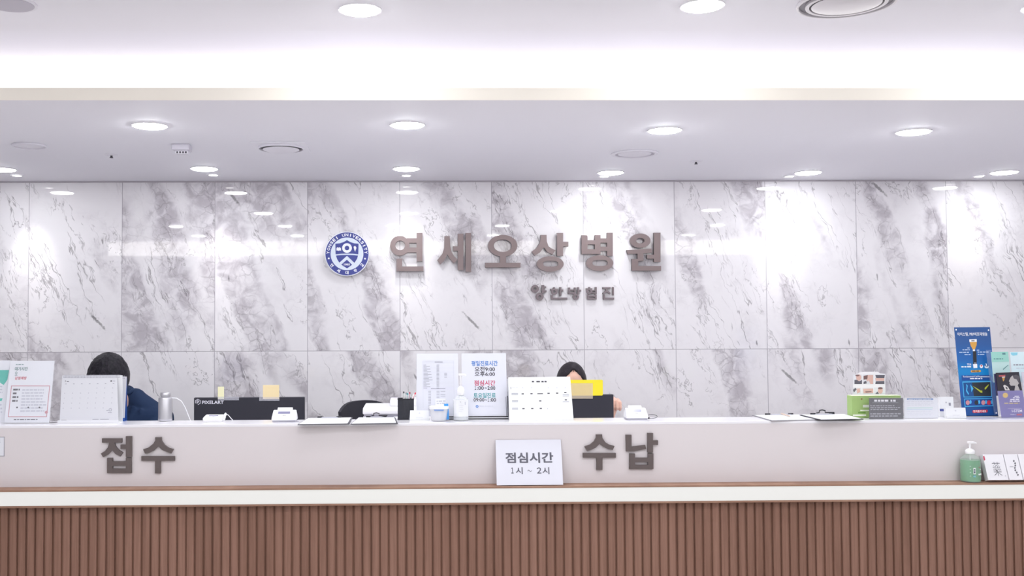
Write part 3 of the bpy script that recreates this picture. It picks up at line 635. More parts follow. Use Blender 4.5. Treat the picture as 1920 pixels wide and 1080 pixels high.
# ------------------------------------------------------------------ card terminals
def terminal(x0, x1, yb, yt, label, steep, cord):
    """wedge shaped white signature terminal on a dark foot; pixel box of its front"""
    c = top((x0+x1)/2, yb); s = c.y/F; wd = (x1-x0)*s; hh = (yb-yt)*s
    t = thing('card_terminal', (c.x, c.y+.02, ZT), label, 'card terminal', 'white card terminals')
    dep = .105 if not steep else .075; h0 = .008
    sd = [(0, h0), (.004, .020), (dep*.55, hh*.86), (dep*.72, hh*.86), (dep, hh*.5), (dep, h0)]
    fx = Fr((c.x, c.y, ZT), (0, 1, 0), (0, 0, 1))            # a = depth, b = up, n = +x
    b = B()
    k = wd/2; n = len(sd)
    ins = [0, .0, .07, .09, .04, 0] if steep else [0, 0, .06, .06, .03, 0]
    q = [fx.p(a, bb, -k*(1-i_)) for (a, bb), i_ in zip(sd, ins)]+[fx.p(a, bb, k*(1-i_)) for (a, bb), i_ in zip(sd, ins)]
    b.add(q, [tuple(range(n-1, -1, -1)), tuple(range(n, 2*n))]+[(i, (i+1) % n, n+(i+1) % n, n+i) for i in range(n)])
    b.build('housing', M_WP, t, bevel=.003, seg=3)
    B().box(c.x-k*.94, c.x+k*.94, c.y+.004, c.y+dep-.002, ZT, ZT+h0+.001).build('foot', M_GP if steep else M_WP, t, bevel=.002)
    A = fx.p(sd[1][0], sd[1][1]); Bq = fx.p(sd[2][0], sd[2][1]); up = (Bq-A); L = up.length
    g = Fr(A, (1, 0, 0), up)
    b = B(); b.box(-k*.52, k*.46, L*.50, L*.80, -.0005, .0008, 0, g); b.build('screen', M_LCD, t)
    b = B()
    for i in range(3): b.rect(-k*.12+i*k*.09, -k*.06+i*k*.09, L*.25, L*.35, .0008, g)
    b.build('badge', M_INK, t)
    if steep:
        top_ = g.p(0, L*.96); b = B(); b.box(-k*.62, k*.62, L*.9, L*1.0+.022*(1 if hh > .06 else .7), -.012, -.003, 0, g); b.build('paper_cover', M_WP, t, bevel=.003)
    return t, c, wd, hh
t, c, wd, hh = terminal(380, 416, 791.5, 778, 'low white card terminal with a pen on its side, in front of the logo monitor', False, None)
b = B().tube([Vector((c.x+wd*.5+.004, c.y+.02, ZT+.006)), Vector((c.x+wd*.5+.006, c.y+.05, ZT+.030)), Vector((c.x+wd*.5+.004, c.y+.07, ZT+.034))], [.003, .006, .004], 10); b.build('pen', M_WP, t, smooth=True)
b = B().tube([Vector((c.x+wd*.5+.006, c.y+.06, ZT+.033)), Vector((c.x+wd*.5+.018, c.y+.065, ZT+.026)), Vector((c.x+wd*.5+.03, c.y+.07, ZT+.010)), Vector((c.x+wd*.5+.036, c.y+.075, ZT+.002))], .0018, 8); b.build('pen_cord', M_CABW, t, smooth=True)
t, c, wd, hh = terminal(509, 555, 791.5, 767, 'tall white card terminal on a grey foot, in front of the logo monitor', True, None)
b = B().tube([Vector((c.x+wd*.3, c.y+.002, ZT+.004)), Vector((c.x+wd*.45, c.y-.01, ZT+.003)), Vector((c.x+wd*.6, c.y+.01, ZT+.003)), Vector((c.x+wd*.55, c.y+.05, ZT+.003))], .0018, 8); b.build('cord', M_GP, t, smooth=True)
t, c, wd, hh = terminal(1175, 1216, 787.5, 763, 'white card terminal with a looped dark cord beside the hand', True, None)
lp = [Vector((c.x+wd*.42, c.y+.03, ZT+.004))]
for i in range(14):
    a = -2.6+i*.42; lp.append(Vector((c.x+wd*.72+.026*math.cos(a), c.y+.03, ZT+.013+.009*math.sin(a))))
b = B().tube(lp, .0013, 6); b.ball((c.x+wd*.58, c.y+.03, ZT+.006), .005); b.build('cord', M_BLK, t, smooth=True)

# ------------------------------------------------------------------ clipboards lying on the shelf
M_CLIPD = mat('clipboard_edge_dark', rgb('4a4850'), .5); M_CLIPG = mat('clipboard_grey', rgb('8d8a90'), .5)
def clipboard(pts, label, m, pen=None, big=False, lift=0.):
    z0 = ZT+.0005+lift; q = [onz(x, y, z0+.003) for x, y in pts]   # back-left, front-left, front-right, back-right
    c = sum(q, Vector())/4; t = thing('clipboard', (c.x, c.y, z0), label, 'clipboard', 'clipboards on the counter')
    f = Fr((0, 0, z0), (1, 0, 0), (0, 1, 0)); pq = [(k.x, k.y) for k in q]
    B().prism(pq, 0, .003, f).build('board', m, t)
    def inner(u, v):  # u along front, v towards the back
        a = q[1].lerp(q[2], u); d = q[0].lerp(q[3], u); return a.lerp(d, v)
    pp = [inner(.02, .03), inner(.96, .03), inner(.97, .93), inner(.03, .93)]
    b = B().prism([(k.x, k.y) for k in pp], .0031, .0045, f); b.build('paper', M_CARD, t)
    b = B()
    a, d = inner(.32, .96), inner(.68, .96); b.box(a.x, d.x, a.y-.022, a.y+.004, z0+.003, z0+.0075); b.build('clip_bar', M_GP, t, bevel=.001)
    for u in (.28, .70): k = inner(u, .955); B().box(k.x-.012, k.x+.012, k.y-.006, k.y+.006, z0+.0031, z0+.011).build('clip_end', M_BLK, t, bevel=.0015)
    if big:
        a, d = inner(.36, .96), inner(.62, .96); mdl = (a+d)/2
        B().tube([a+Vector((0, 0, .008)), a.lerp(mdl, .45)+Vector((0, 0, .009)), mdl+Vector((-.012, 0, .020)), mdl+Vector((.0, 0, .022)), mdl+Vector((.014, 0, .019)), mdl.lerp(d, .5)+Vector((0, 0, .009)), d+Vector((.03, 0, .009))], .0028, 8).build('clip_spring', M_BLK, t, smooth=True)
    return t, inner, z0
clipboard([(577, 783.5), (558, 796), (655, 794.5), (661, 782.5)], 'clipboard of blank paper nearest the tall card terminal', M_CLIPD)
clipboard([(672, 782.5), (657, 795), (746, 793.5), (741, 782)], 'clipboard of blank paper with an arched spring clip, beside the pen cup', M_CLIPD, big=True)
t, inner, z0 = clipboard([(1409, 778), (1447, 788.6), (1536, 786.8), (1512, 776.8)], 'clipboard with a grey edge and a pen lying on its paper', M_CLIPG)
a = inner(.52, .92); d = inner(.55, .45)
b = B().tube([a+Vector((0, 0, .007)), a.lerp(d, .9)+Vector((0, 0, .006)), d+Vector((0, 0, .006))], [.003, .003, .0012], 8); pn = b.build('ballpoint_pen', mat('pen_beige', rgb('d8bfae'), .4), smooth=True)
tag(pn, 'beige ballpoint pen lying on the grey edged clipboard', 'pen')
clipboard([(1499, 777.5), (1540, 787.2), (1619, 785.6), (1583, 776.2)], 'clipboard with an arched spring clip right beside the green box', M_CLIPD, big=True, lift=.006)

# ------------------------------------------------------------------ pen cup and pens
p = top(761, 787.3); p.y += .036; s = (p.y-.036)/F
t = thing('pen_cup', (p.x, p.y, ZT), 'square black wire mesh pen cup full of pens', 'pen cup')
k = 15.2*s; hh = 39.5*s
mm = mat('black_wire_mesh', rgb('2f3038'), .5, alpha=.8)
b = B()
for x0, x1, y0, y1 in ((-k, k, -k, -k+.0015), (-k, k, k-.0015, k), (-k, -k+.0015, -k, k), (k-.0015, k, -k, k)): b.box(p.x+x0, p.x+x1, p.y+y0, p.y+y1, ZT+.002, ZT+hh-.002)
b.box(p.x-k, p.x+k, p.y-k, p.y+k, ZT, ZT+.002); b.build('mesh_body', mm, t)
b = B()
for z in (ZT+hh-.004, ZT):
    for x0, x1, y0, y1 in ((-k-.001, k+.001, -k-.001, -k+.002), (-k-.001, k+.001, k-.002, k+.001), (-k-.001, -k+.002, -k, k), (k-.002, k+.001, -k, k)): b.box(p.x+x0, p.x+x1, p.y+y0, p.y+y1, z, z+.004)
b.build('rim', M_BLK, t)
PENS = [(757, 734, -.004, .012, 'ffffff', '3a3a42', 'thin white pen with a dark tip, in the pen cup'), (764, 737, .002, -.004, 'f4f6f8', '4d9aa0', 'white pen with a teal stripe in the middle of the pen cup'),
        (768.5, 735, .004, .010, 'e8e8ee', 'b8485c', 'short white pen with a red button, in the pen cup'), (779.5, 736, -.012, -.010, 'fbfbfd', 'd84a5c', 'white pen with a red cap leaning over the cup rim'),
        (761.5, 735.5, .010, .004, 'eceff2', '9aa6b0', 'wide white pen with a grey clip, in the pen cup')]
for x, y, ox, oy, c1, c2, lb in PENS:
    e = at(x, y, p.y+oy); bt = Vector((p.x+ox*1.2, p.y+oy*.5, ZT+.004)); dr = (e-bt)
    t = thing('pen', bt, lb, 'pen', 'pens in the mesh cup')
    B().tube([bt, bt+dr*.08, bt+dr*.93], [.0015, .0054, .0054], 10).build('barrel', mat('pen_'+c1, rgb(c1), .35), t, smooth=True)
    B().tube([bt+dr*.931, bt+dr], [.0036, .003], 10).build('cap', mat('pen_cap_'+c2, rgb(c2), .4), t, smooth=True)
    B().tube([bt+dr*.72+Vector((0, -.0048, 0)), bt+dr*.94+Vector((0, -.0048, 0))], .0011, 6).build('pocket_clip', mat('pen_cap_'+c2, rgb(c2), .4), t, smooth=True)

# ------------------------------------------------------------------ business card holders, tub of cards
def cardholder(pts, label, lean, seed, blue=False):
    f = sheetfr((pts[0][0]+pts[1][0])/2, pts[0][1], lean); t = thing('card_holder', f.o, label, 'card holder', 'business card holders')
    q = [f.uv(*k) for k in pts]; a0, a1 = q[0][0], q[1][0]; h = q[2][1]
    b = B(); b.prism(q, -.018, 0, f); b.build('cards', M_CARD, t)
    b = B(); b.box(a0-.003, a1+.003, -.0005, h*.25, .0008, .0028, 0, f); b.box(f.o.x+a0-.003, f.o.x+a1+.003, f.o.y-.003, f.o.y+.035, ZT, ZT+.002); b.build('tray', M_ACR, t)
    b = B(); m_ = (a0+a1)/2
    b.ring(m_, h*.72, .0032, .0032, .0016, .0016, .0003, .0007, f, 0, 14)
    if blue: b.rect(a0, a1, h*.28, h*.40, .0006, f, 1); b.rect(m_+.012, m_+.022, h*.55, h*.7, .0006, f, 0)
    else: b.rect(m_-.016, m_+.016, h*.28, h*.31, .0006, f, 0)
    b.build('print', [M_INKL if not blue else M_INKG, mat('navy_ink', rgb('4a5596'), .5)], t)
    return t
cardholder([(768, 788), (805, 788), (804, 769.5), (769, 769.5)], 'white business card stack in a clear holder, between the pen cup and the plastic tub', 12, 1)
p = top(823.5, 790.5); s = p.y/F; p.y += .034
t = thing('plastic_tub', (p.x, p.y, ZT), 'translucent white plastic tub holding paper cards beside the clear sanitizer bottle', 'tub')
M_TUB = mat('frosted_plastic', rgb('f3f3f8'), .25, alpha=.55); r0, r1, hh = 13.8*s, 18.2*s, 28*s
B().lathe([(r0*.9, 0), (r0, .002), (r1, hh), (r1-.0015, hh), (r0-.0015, .004), (.001, .004)], (p.x, p.y, ZT), n=36).build('body', M_TUB, t, smooth=True)
B().lathe([(r1-.0004, hh-.012), (r1+.0012, hh-.012), (r1+.0016, hh), (r1-.0004, hh)], (p.x, p.y, ZT), n=36).build('rim', M_WP, t, smooth=True)
for x0, x1, y0, yb, dy, rot, lb, c_ in ((806, 832, 762.5, 788, .0, -4, 'lower white paper card leaning in the plastic tub', M_CARD), (813.5, 841, 747.5, 788, .012, 2, 'taller white paper card rising from the plastic tub', M_CARD), (834, 842, 757, 787, .006, 3, 'small bright blue card peeking out of the plastic tub', mat('bright_blue_card', rgb('3f95dd'), .45))):
    yy = p.y-.012+dy; q0, q1 = at(x0, y0, yy), at(x1, y0, yy); f = leanfr(((q0.x+q1.x)/2, yy, ZT+.006), 0); f = Fr(f.o, (math.cos(math.radians(rot)), 0, math.sin(math.radians(rot))), (-math.sin(math.radians(rot)), 0, math.cos(math.radians(rot))))
    k = min((q1.x-q0.x)/2, .024); tt = thing('paper_card', f.o, lb, 'card', 'cards in the plastic tub')
    B().box(-k, k, 0, q0.z-f.o.z, -.0006, .0006, 0, f).build('sheet', c_, tt)
    if x1-x0 > 15: b = B(); b.words(f, x0+5, y0+4, x1-5, y0+12, 2, 0, c=.0009, seed=int(x0)); b.build('print', M_INKL, tt)
b = B(); f = Fr((p.x, p.y-r1*.93-.0012, ZT+hh*.74))
for i in range(9):
    a0_ = -.55+i*.115
    P_ = [Vector((p.x+r1*1.0*math.sin(a), p.y-r1*1.0*math.cos(a), z)) for a, z in ((a0_, ZT+hh*.72), (a0_+.115, ZT+hh*.72), (a0_+.115, ZT+hh*.86), (a0_, ZT+hh*.86))]
    P_ = [Vector((p.x+(q-Vector((p.x, p.y, q.z))).x*1.004, p.y+(q-Vector((p.x, p.y, q.z))).y*1.004, q.z)) for q in P_]
    b.add(P_, [(0, 1, 2, 3)])
b.build('label_band', mat('soft_blue_label', rgb('7f9bd0'), .5), t)

# ------------------------------------------------------------------ pump bottles
M_CLEAR = mat('clear_bottle', rgb('f2f5f8'), .05, alpha=.28); M_GEL = mat('clear_gel', rgb('eef0f4'), .2, alpha=.45)
M_GREENG = mat('green_gel', rgb('459f67'), .15, alpha=.95); M_CLEARG = mat('clear_green_tint_bottle', rgb('dfe9e4'), .05, alpha=.14)
def pump_bottle(p, Rb, hb, ht, label, gel, shell, fill, turn):
    """lathe bottle with shoulders, screw collar, pump stem and sideways spout; ht total height"""
    z0 = p.z; t = thing('pump_bottle', p, label, 'hand sanitizer')
    hs = hb*.80
    out = [(Rb*.86, 0), (Rb*.97, .002), (Rb, .008), (Rb, hs), (Rb*.93, hs+.008), (Rb*.62, hb-.006), (Rb*.38, hb), (Rb*.38, hb+.006)]
    inn = [(r-.0014, max(z, .003)) for r, z in out[::-1]]
    B().lathe(out+inn+[(.0005, .003)], p, n=40).build('bottle', shell, t, smooth=True)
    hf = hb*fill
    B().lathe([(Rb*.84, .0035), (Rb*.95, .006), (Rb-.002, .010), (Rb-.002, min(hs, hf)), (Rb-.002, hf), (.0005, hf+.0002)], p, n=36).build('gel', gel, t, smooth=True)
    cb = hb+.002; hc = (ht-hb)*.40
    B().lathe([(Rb*.44, cb), (Rb*.46, cb+.002), (Rb*.46, cb+hc*.55), (Rb*.38, cb+hc*.8), (Rb*.18, cb+hc), (.004, cb+hc)], p, n=32).build('collar', M_WP, t, smooth=True)
    B().lathe([(.0035, cb+hc), (.0045, ht-.008), (.0045, ht-.006)], p, n=16).build('stem', M_WP, t, smooth=True)
    b = B(); c, s_ = math.cos(turn), math.sin(turn); L = Rb*.72
    f = Fr((p.x, p.y, z0), (c, s_, 0), (0, 0, 1))
    b.prism([(-.010, ht-.010), (.012, ht-.010), (L, ht-.011), (L, ht-.006), (.016, ht), (-.010, ht)], -.007, .007, f); b.build('spout', M_WP, t, bevel=.0025, seg=3)
    B().tube([Vector((p.x, p.y, z0+.012)), Vector((p.x, p.y, z0+cb))], .0025, 8).build('dip_tube', M_WP, t, smooth=True)
    return t
def wraplabel(t, p, r, z0, z1, a0, a1, m, name, n=14):
    b = B()
    for i in range(n):
        u, v = a0+(a1-a0)*i/n, a0+(a1-a0)*(i+1)/n
        b.add([Vector((p.x+r*math.sin(a), p.y-r*math.cos(a), z)) for a, z in ((u, z0), (v, z0), (v, z1), (u, z1))], [(0, 1, 2, 3)])
    return b.build(name, m, t, smooth=True)
p = top(865, 789.7); s = p.y/F; p.y += .036
t = pump_bottle(p, .0358, .0358*2+.045, .218, 'clear pump bottle of hand sanitizer with a white label, in front of the price sheet', M_GEL, M_CLEAR, .78, math.radians(-8))
wraplabel(t, p, .0362, ZT+.020, ZT+.098, -1.25, 1.25, M_CARD, 'label')
f = Fr((p.x, p.y-.0366, ZT)); b = B(); b.rect(-.0045, -.0025, .086, .091, .0, f); b.rect(.017, .020, .075, .089, -.0035, f, 1)
for i, (a, c_) in enumerate(((-.012, .012), (-.010, .008), (-.008, .01), (-.012, .004))): b.rect(a, c_, .072-i*.009, .0728-i*.009, -.0002, f, 1)
b.build('label_print', [M_INKG, M_INKL], t)

# ------------------------------------------------------------------ two printed sheets in a black framed stand
f = sheetfr(865, 786.6, 13)
t = thing('sign_stand', f.o, 'black edged stand behind the clear sanitizer, carrying two tall printed sheets', 'stand')
b = B(); a0 = f.uv(836, 783)[0]; a1 = f.uv(953.5, 783)[0]
h1, h2 = f.uv(900, 782.6)[1], f.uv(900, 780.4)[1]; b.box(a0, a1, 0, .0055, -.001, .001, 0, f); b.box(a0, a1, h1, h2, -.003, .002, 0, f); b.box(a1-.004, a1, h2, f.uv(952, 742)[1], -.006, -.002, 0, f); b.box(a1-.010, a1-.0085, h2, f.uv(952, 744)[1], -.006, -.002, 0, f); b.box(f.o.x+a0, f.o.x+a1, f.o.y-.001, f.o.y+.045, ZT, ZT+.002)
b.build('frame', M_BLK, t)
b = B(); b.box(a0, a1, .0055, h1, -.004, .0, 0, f); b.build('white_tray', M_WP, t)
b = B(); b.box(f.uv(779, 780)[0], a1, .0, f.uv(860, 720)[1], -.010, -.0065, 0, f); b.build('back_plate', M_ACR, t)
t = thing('price_sheet', f.p(f.uv(820, 780)[0], .014), 'pale sheet printed with a small grey price table, behind the plastic tub', 'sheet')
b = B(); b.pxpoly(f, [(781.5, 663), (858.5, 662.5), (861, 780), (780.5, 780.5)], -.004, -.003); b.build('paper', mat('pale_sheet', rgb('d3d4de'), .4), t)
g = Fr(f.o-f.n*.003, f.r, f.u); b = B()
for y in (677, 680.5): b.pxrect(g, 793, y-.25, 851, y+.25)
for k in range(18):
    y = 684+k*2.55; b.pxrect(g, 793, y+2, 851, y+2.15)
    b.pxrect(g, 794, y, 794+(5+(k*7) % 13), y+.8, m=1); b.pxrect(g, 818.5, y, 823.5, y+.8, m=1)
    if k in (6, 7, 8, 9): b.pxrect(g, 833, y, 838, y+.8, m=1)
b.pxrect(g, 793, 726, 851, 731, .0004, 2); b.pxrect(g, 808, 728, 835, 729.2, .0008, 1); b.pxrect(g, 815, 678.3, 830, 679.4, .0008, 1)
for x in (793, 851): b.pxrect(g, x-.2, 677, x+.2, 765)
for k in range(13):
    y = 733.5+k*2.9
    b.pxrect(g, 803, y, 808, y+.8, m=1); b.pxrect(g, 818.5, y, 824, y+.8, m=1)
    if k % 3 != 1: b.pxrect(g, 826, y, 835, y+.8, m=1)
b.build('print', [M_INKL, M_INKG, mat('table_band', rgb('d3d3e0'), .5)], t)
t = thing('hours_sheet', f.p(f.uv(908, 780)[0], .014), 'pale sheet with blue, red and green opening hours in Korean, beside the clear sanitizer', 'sheet')
b = B(); b.pxpoly(f, [(865.5, 662.5), (948.5, 662), (952, 779.5), (866.5, 780)], -.004, -.003); b.build('paper', mat('pale_sheet', None), t)
b = B(); T = lambda s, *k, m=0, bd=.016: b.text(s, g, *k, m=m, bold=bd)
T('평일진료시간', 884, 676.5, 933, 686, m=1); T('오전9:00', 890, 687.5, 928, 696.5); T('오후6:00', 890, 697, 928, 705.5)
T('점심시간', 889, 713, 928.5, 723, m=2); T('１', 890, 724, 892.6, 731); T(':00', 895, 724, 907, 731); T('~', 908.5, 726.6, 913, 728.4); T('2:00', 914, 724, 928.5, 731); T('토요일진료', 888, 736.5, 929.5, 746, m=3); T('09:00', 888, 746.5, 908, 753); T('~', 909, 749, 913.5, 750.8); T('１', 914.5, 746.5, 917, 753); T(':00', 918.5, 746.5, 930, 753)
a, c_ = g.uv(894.5, 762); b.ring(a, c_, .0062, .0062, .0028, .0028, .0002, .0008, g, 1, 20); b.words(g, 899, 761, 926, 763, 1, 4, seed=8, full=1.)
b.build('lettering', [mat('charcoal_ink', rgb('44404b'), .6), mat('blue_ink', rgb('3a78c4'), .5), mat('crimson_ink', rgb('c2365f'), .5), mat('teal_green_ink', rgb('4a9aa0'), .5), M_INKL], t)

# ------------------------------------------------------------------ schedule card
f = sheetfr(1015, 788.3, 22); t = thing('schedule_card', f.o, 'bright white timetable card standing in front of the seated person with the parted hair', 'timetable')
b = B(); quadsheet(b, f, [(953, 707.5), (1069, 706.3), (1075.5, 787.3), (955, 788.5)], .0015); b.build('card', M_CARD, t)
b = B(); h = f.uv(1015, 707)[1]; dp = 2*h*math.sin(math.radians(22)); g = Fr(f.p(0, 0)+Vector((0, dp, 0)), (1, 0, 0), Vector((0, -math.sin(math.radians(22)), math.cos(math.radians(22)))))
b.box(f.uv(955, 787)[0], f.uv(1075, 787)[0], 0, h*.96, -.001, .0005, 0, g); b.build('back_leaf', M_CARD, t)
b = B(); R1 = lambda x0, y0, x1, y1, m=0: b.pxrect(f, x0, y0, x1, y1, m=m)
for x0, x1 in ((997, 1003), (1005.5, 1012.5), (1015, 1025)): b.words(f, x0, 714, x1, 717.4, 1, 0, seed=int(x0), full=1., hgt=.85)
R1(957.3, 725.5, 958.5, 730, 1); b.words(f, 960, 726.5, 971, 728, 1, 2, seed=3, full=1.)
for x in (980, 997, 1028, 1044, 1060): R1(x-.7, 725.5, x+.7, 728, 2)
for x, y in ((980, 738.5), (996.5, 738.2), (1028.5, 737.5), (1044.7, 737.2), (1060, 736), (1013, 751.8), (1061, 749.7), (981.5, 766.2), (998, 766), (1014, 765.8)): R1(x-2.2, y-1, x+2.2, y+1)
R1(1007.5, 737.3, 1018, 739); R1(1026, 765.5, 1027.5, 766.8, 1)
for y in (737.5, 740, 751.5, 753.5, 765.3, 767.5): R1(959+(1 if y > 750 else 0), y-.6, 971.5, y+.6, 1)
for y in (739.5, 742.3, 753.3): R1(1055, y-.6, 1067, y+.6, 1)
b.build('print', [M_INK, M_INKG, M_INKL], t)

# ------------------------------------------------------------------ staff monitors
M_MON = mat('monitor_back_black', rgb('2b2b35'), .45); M_SCR = mat('monitor_screen', rgb('20222c'), .15)
def monitor(px0, px1, py, Y, hgt, label, logo=False):
    a, c = at(px0, py, Y), at(px1, py, Y); z1 = (a.z+c.z)/2; w2 = (c.x-a.x)/2; x = (a.x+c.x)/2; z0 = z1-hgt
    t = thing('computer_monitor', (x, Y+.03, DESK_Z), label, 'monitor', 'staff monitors')
    B().box(x-w2, x+w2, Y, Y+.028, z0, z1).build('back_shell', M_MON, t, bevel=.004)
    B().box(x-w2+.008, x+w2-.008, Y+.0281, Y+.030, z0+.012, z1-.008).build('screen', M_SCR, t)
    B().box(x-.03, x+.03, Y-.022, Y-.0005, DESK_Z+.012, z0+hgt*.45).build('stand_neck', M_BLK, t, bevel=.003)
    B().box(x-.12, x+.12, Y-.09, Y+.11, DESK_Z, DESK_Z+.012).build('stand_base', M_BLK, t, bevel=.003)
    if logo:
        g = Fr((x, Y-.0004, 1)); b = B(); hx, hy = g.uv(371, 753.6); k = .0163
        hexa = lambda r, a_=30: [(hx+r*math.cos(math.radians(60*i+a_)), hy+r*math.sin(math.radians(60*i+a_))) for i in range(6)]
        o, i_ = hexa(k), hexa(k*.80)
        for n in range(6):
            if n == 3: continue
            m = (n+1) % 6; b.flat([o[n], o[m], i_[m], i_[n]], .0006, g)
        b.text('p', g, hx-.0062, hy-.009, hx+.0066, hy+.0075, bold=.03, pix=False)
        b.text('PIXELART', g, 379, 751.2, 419.5, 757.4, bold=.025)
        b.build('logo', mat('logo_white', rgb('dcdce6'), .4), t)
    return t, Y
t, MY1 = monitor(363.5, 571, 745, 5.50, .345, 'wide black monitor back with a white hexagon logo and lettering', True)
t, MY2 = monitor(975, 1150.5, 740, 5.50, .345, 'black monitor back beside the raised hand, topped by a yellow paper')
def note(px, m, label, tape, name='sticky_note', Y=5.497, tm=None, sub='tape'):
    g = Fr((0, Y, 1)); q = [g.uv(px[0], px[1]), g.uv(px[2], px[3])]; a0, a1, b1, b0 = q[0][0], q[1][0], q[0][1], q[1][1]
    t = thing(name, g.p((a0+a1)/2, b0), label, 'note')
    r = .004 if name == 'yellow_paper' else .0005
    P_ = [(a0+r, b0), (a1-r, b0), (a1, b0+r), (a1, b1-r), (a1-r, b1), (a0+r, b1), (a0, b1-r), (a0, b0+r)]
    B().prism(P_, -.0004, .0004, g).build('paper', m, t)
    b = B(); b.pxpoly(g, [(tape[0], tape[1]), (tape[2], tape[1]), (tape[2], tape[3]), (tape[0], tape[3])], .0006, .0010)
    b.build(sub, tm or M_TAPE, t)
    return t
note((408.5, 725, 420, 748), mat('pale_yellow_note', rgb('f0edc4'), .6), 'narrow pale yellow sticky note taped on the logo monitor', (408.5, 744, 448, 750.5))
note((493, 722, 523.5, 748), mat('peach_note', rgb('f0dcae'), .6), 'square peach sticky note taped on the logo monitor', (486, 744.5, 524, 751.5))
note((1050, 712.5, 1130.5, 741.5), mat('lemon_paper', rgb('efdc2c'), .5), 'bright yellow paper taped along the top of the monitor by the hand', (1050, 718.5, 1111.5, 747.5), 'yellow_paper', tm=mat('frosted_tape', rgb('ecdcc4'), .4, alpha=.34))

# ------------------------------------------------------------------ printer and office chair
Yp = 5.28; x0 = at(680, 770, Yp).x; x1 = x0+.40; zt = at(700, 765, Yp).z
t = thing('printer', ((x0+x1)/2, Yp+.17, DESK_Z), 'white office printer on the staff desk behind the pen cup', 'printer')
B().box(x0, x1, Yp, Yp+.34, DESK_Z, zt-.045).build('body', M_WP, t, bevel=.008, seg=3)
b = B(); b.prism([(Yp, zt-.033), (Yp, zt-.012), (Yp+.03, zt), (Yp+.34, zt), (Yp+.34, zt-.033)], x0, x1, Fr((0, 0, 0), (0, 1, 0), (0, 0, 1))); b.build('scanner_lid', M_WP, t, bevel=.005)
B().box(x0+.006, x1-.006, Yp+.006, Yp+.33, zt-.0449, zt-.0331).build('lid_gap', M_GP, t)
B().box(x0+.09, x0+.16, Yp-.003, Yp, zt-.047, zt-.040).build('lid_grip', M_INKG, t)
xa = at(731, 755, Yp+.12).x; za = at(740, 750, Yp+.12).z
b = B(); b.prism([(Yp+.10, zt+.0005), (Yp+.12, za), (Yp+.32, za), (Yp+.32, zt+.0005)], xa, x1-.01, Fr((0, 0, 0), (0, 1, 0), (0, 0, 1))); b.build('document_feeder', mat('off_white_plastic', rgb('e6e3ec'), .4), t, bevel=.006)
cy = 6.02; cx_ = at(700, 770, cy).x; czt = at(697, 752, cy).z; M_MESH = mat('chair_mesh_black', rgb('2b2a33'), .6)
t = thing('office_chair', (cx_, cy-.12, 0), 'black office chair back with a rounded top behind the printer', 'chair')
b = B(); ny = math.radians(48); n = 16; rows = 14; hh = .52; ww = .25
def cb(u, v, off=0.):  # u -1..1 across, v 0..1 up
    top_ = 1-.10*abs(u)**3; z = czt-hh+hh*v*top_; x = u*ww*(.86+.14*math.sin(math.pi*min(1, v*1.1))); y = .05*(1-u*u)+.05*v+off
    return Vector((cx_+x*math.cos(ny)-y*math.sin(ny), cy+x*math.sin(ny)+y*math.cos(ny)-.02, z))
for off, fl in ((0., False), (.022, True)):
    k = len(b.v)
    for j in range(rows+1):
        for i in range(n+1): b.v.append(cb(-1+2*i/n, j/rows, off))
    for j in range(rows):
        for i in range(n):
            q = (k+j*(n+1)+i, k+j*(n+1)+i+1, k+(j+1)*(n+1)+i+1, k+(j+1)*(n+1)+i); b.f.append(q[::-1] if fl else q); b.m.append(0)
m_ = (rows+1)*(n+1)
edge = [i for i in range(n+1)]+[j*(n+1)+n for j in range(1, rows+1)]+[rows*(n+1)+i for i in range(n-1, -1, -1)]+[j*(n+1) for j in range(rows-1, 0, -1)]
for i in range(len(edge)): p0, p1 = edge[i], edge[(i+1) % len(edge)]; b.f.append((p0, m_+p0, m_+p1, p1)); b.m.append(0)
b.build('backrest', M_MESH, t, smooth=True)
b = B()
for k in range(8): b.tube([cb(-.92, .50+k*.035, -.001), cb(-.62, .50+k*.035, -.001)], .0022, 5)
b.build('back_ribs', M_GP, t)
sx, sy = cx_-.20*math.sin(ny)*-1*-1, cy-.05
sc_ = Vector((cx_+.2*math.sin(ny), cy-.2*math.cos(ny), .47))
b = B(); f = Fr(sc_, (math.cos(ny), math.sin(ny), 0), (-math.sin(ny), math.cos(ny), 0)); b.box(-.23, .23, -.22, .22, -.035, .035, 0, f); b.build('seat', M_MESH, t, bevel=.025, seg=4)
B().tube([cb(0, .12, .03), cb(0, -.02, .06), sc_+Vector((0, 0, -.045))], .018, 10).build('back_bar', M_BLK, t, smooth=True)
B().tube([sc_+Vector((0, 0, -.036)), Vector((sc_.x, sc_.y, .10))], .025, 12).build('gas_lift', M_GP, t, smooth=True)
b = B()
for k in range(5): a = k*math.tau/5+.3; b.tube([Vector((sc_.x, sc_.y, .095)), Vector((sc_.x+.29*math.cos(a), sc_.y+.29*math.sin(a), .066))], [.026, .016], 10)
b.build('star_base', M_BLK, t, smooth=True)
for k in range(5):
    a = k*math.tau/5+.3; c = Vector((sc_.x+.28*math.cos(a), sc_.y+.28*math.sin(a), .026))
    B().tube([c-Vector((.012, 0, 0)), c+Vector((.012, 0, 0))], .026, 16).build('caster', M_BLK, t, smooth=True)

# ------------------------------------------------------------------ things by the banner end of the shelf
def lit(name, hx, rough=.5): return mat(name, rgb(hx), rough)
S_SKIN, S_DK, S_BG, S_HAIR = lit('photo_skin', 'd9b3aa'), lit('photo_dark', '62606a'), lit('photo_pale', 'dfe0e6'), lit('photo_hair', '7b5e5e')
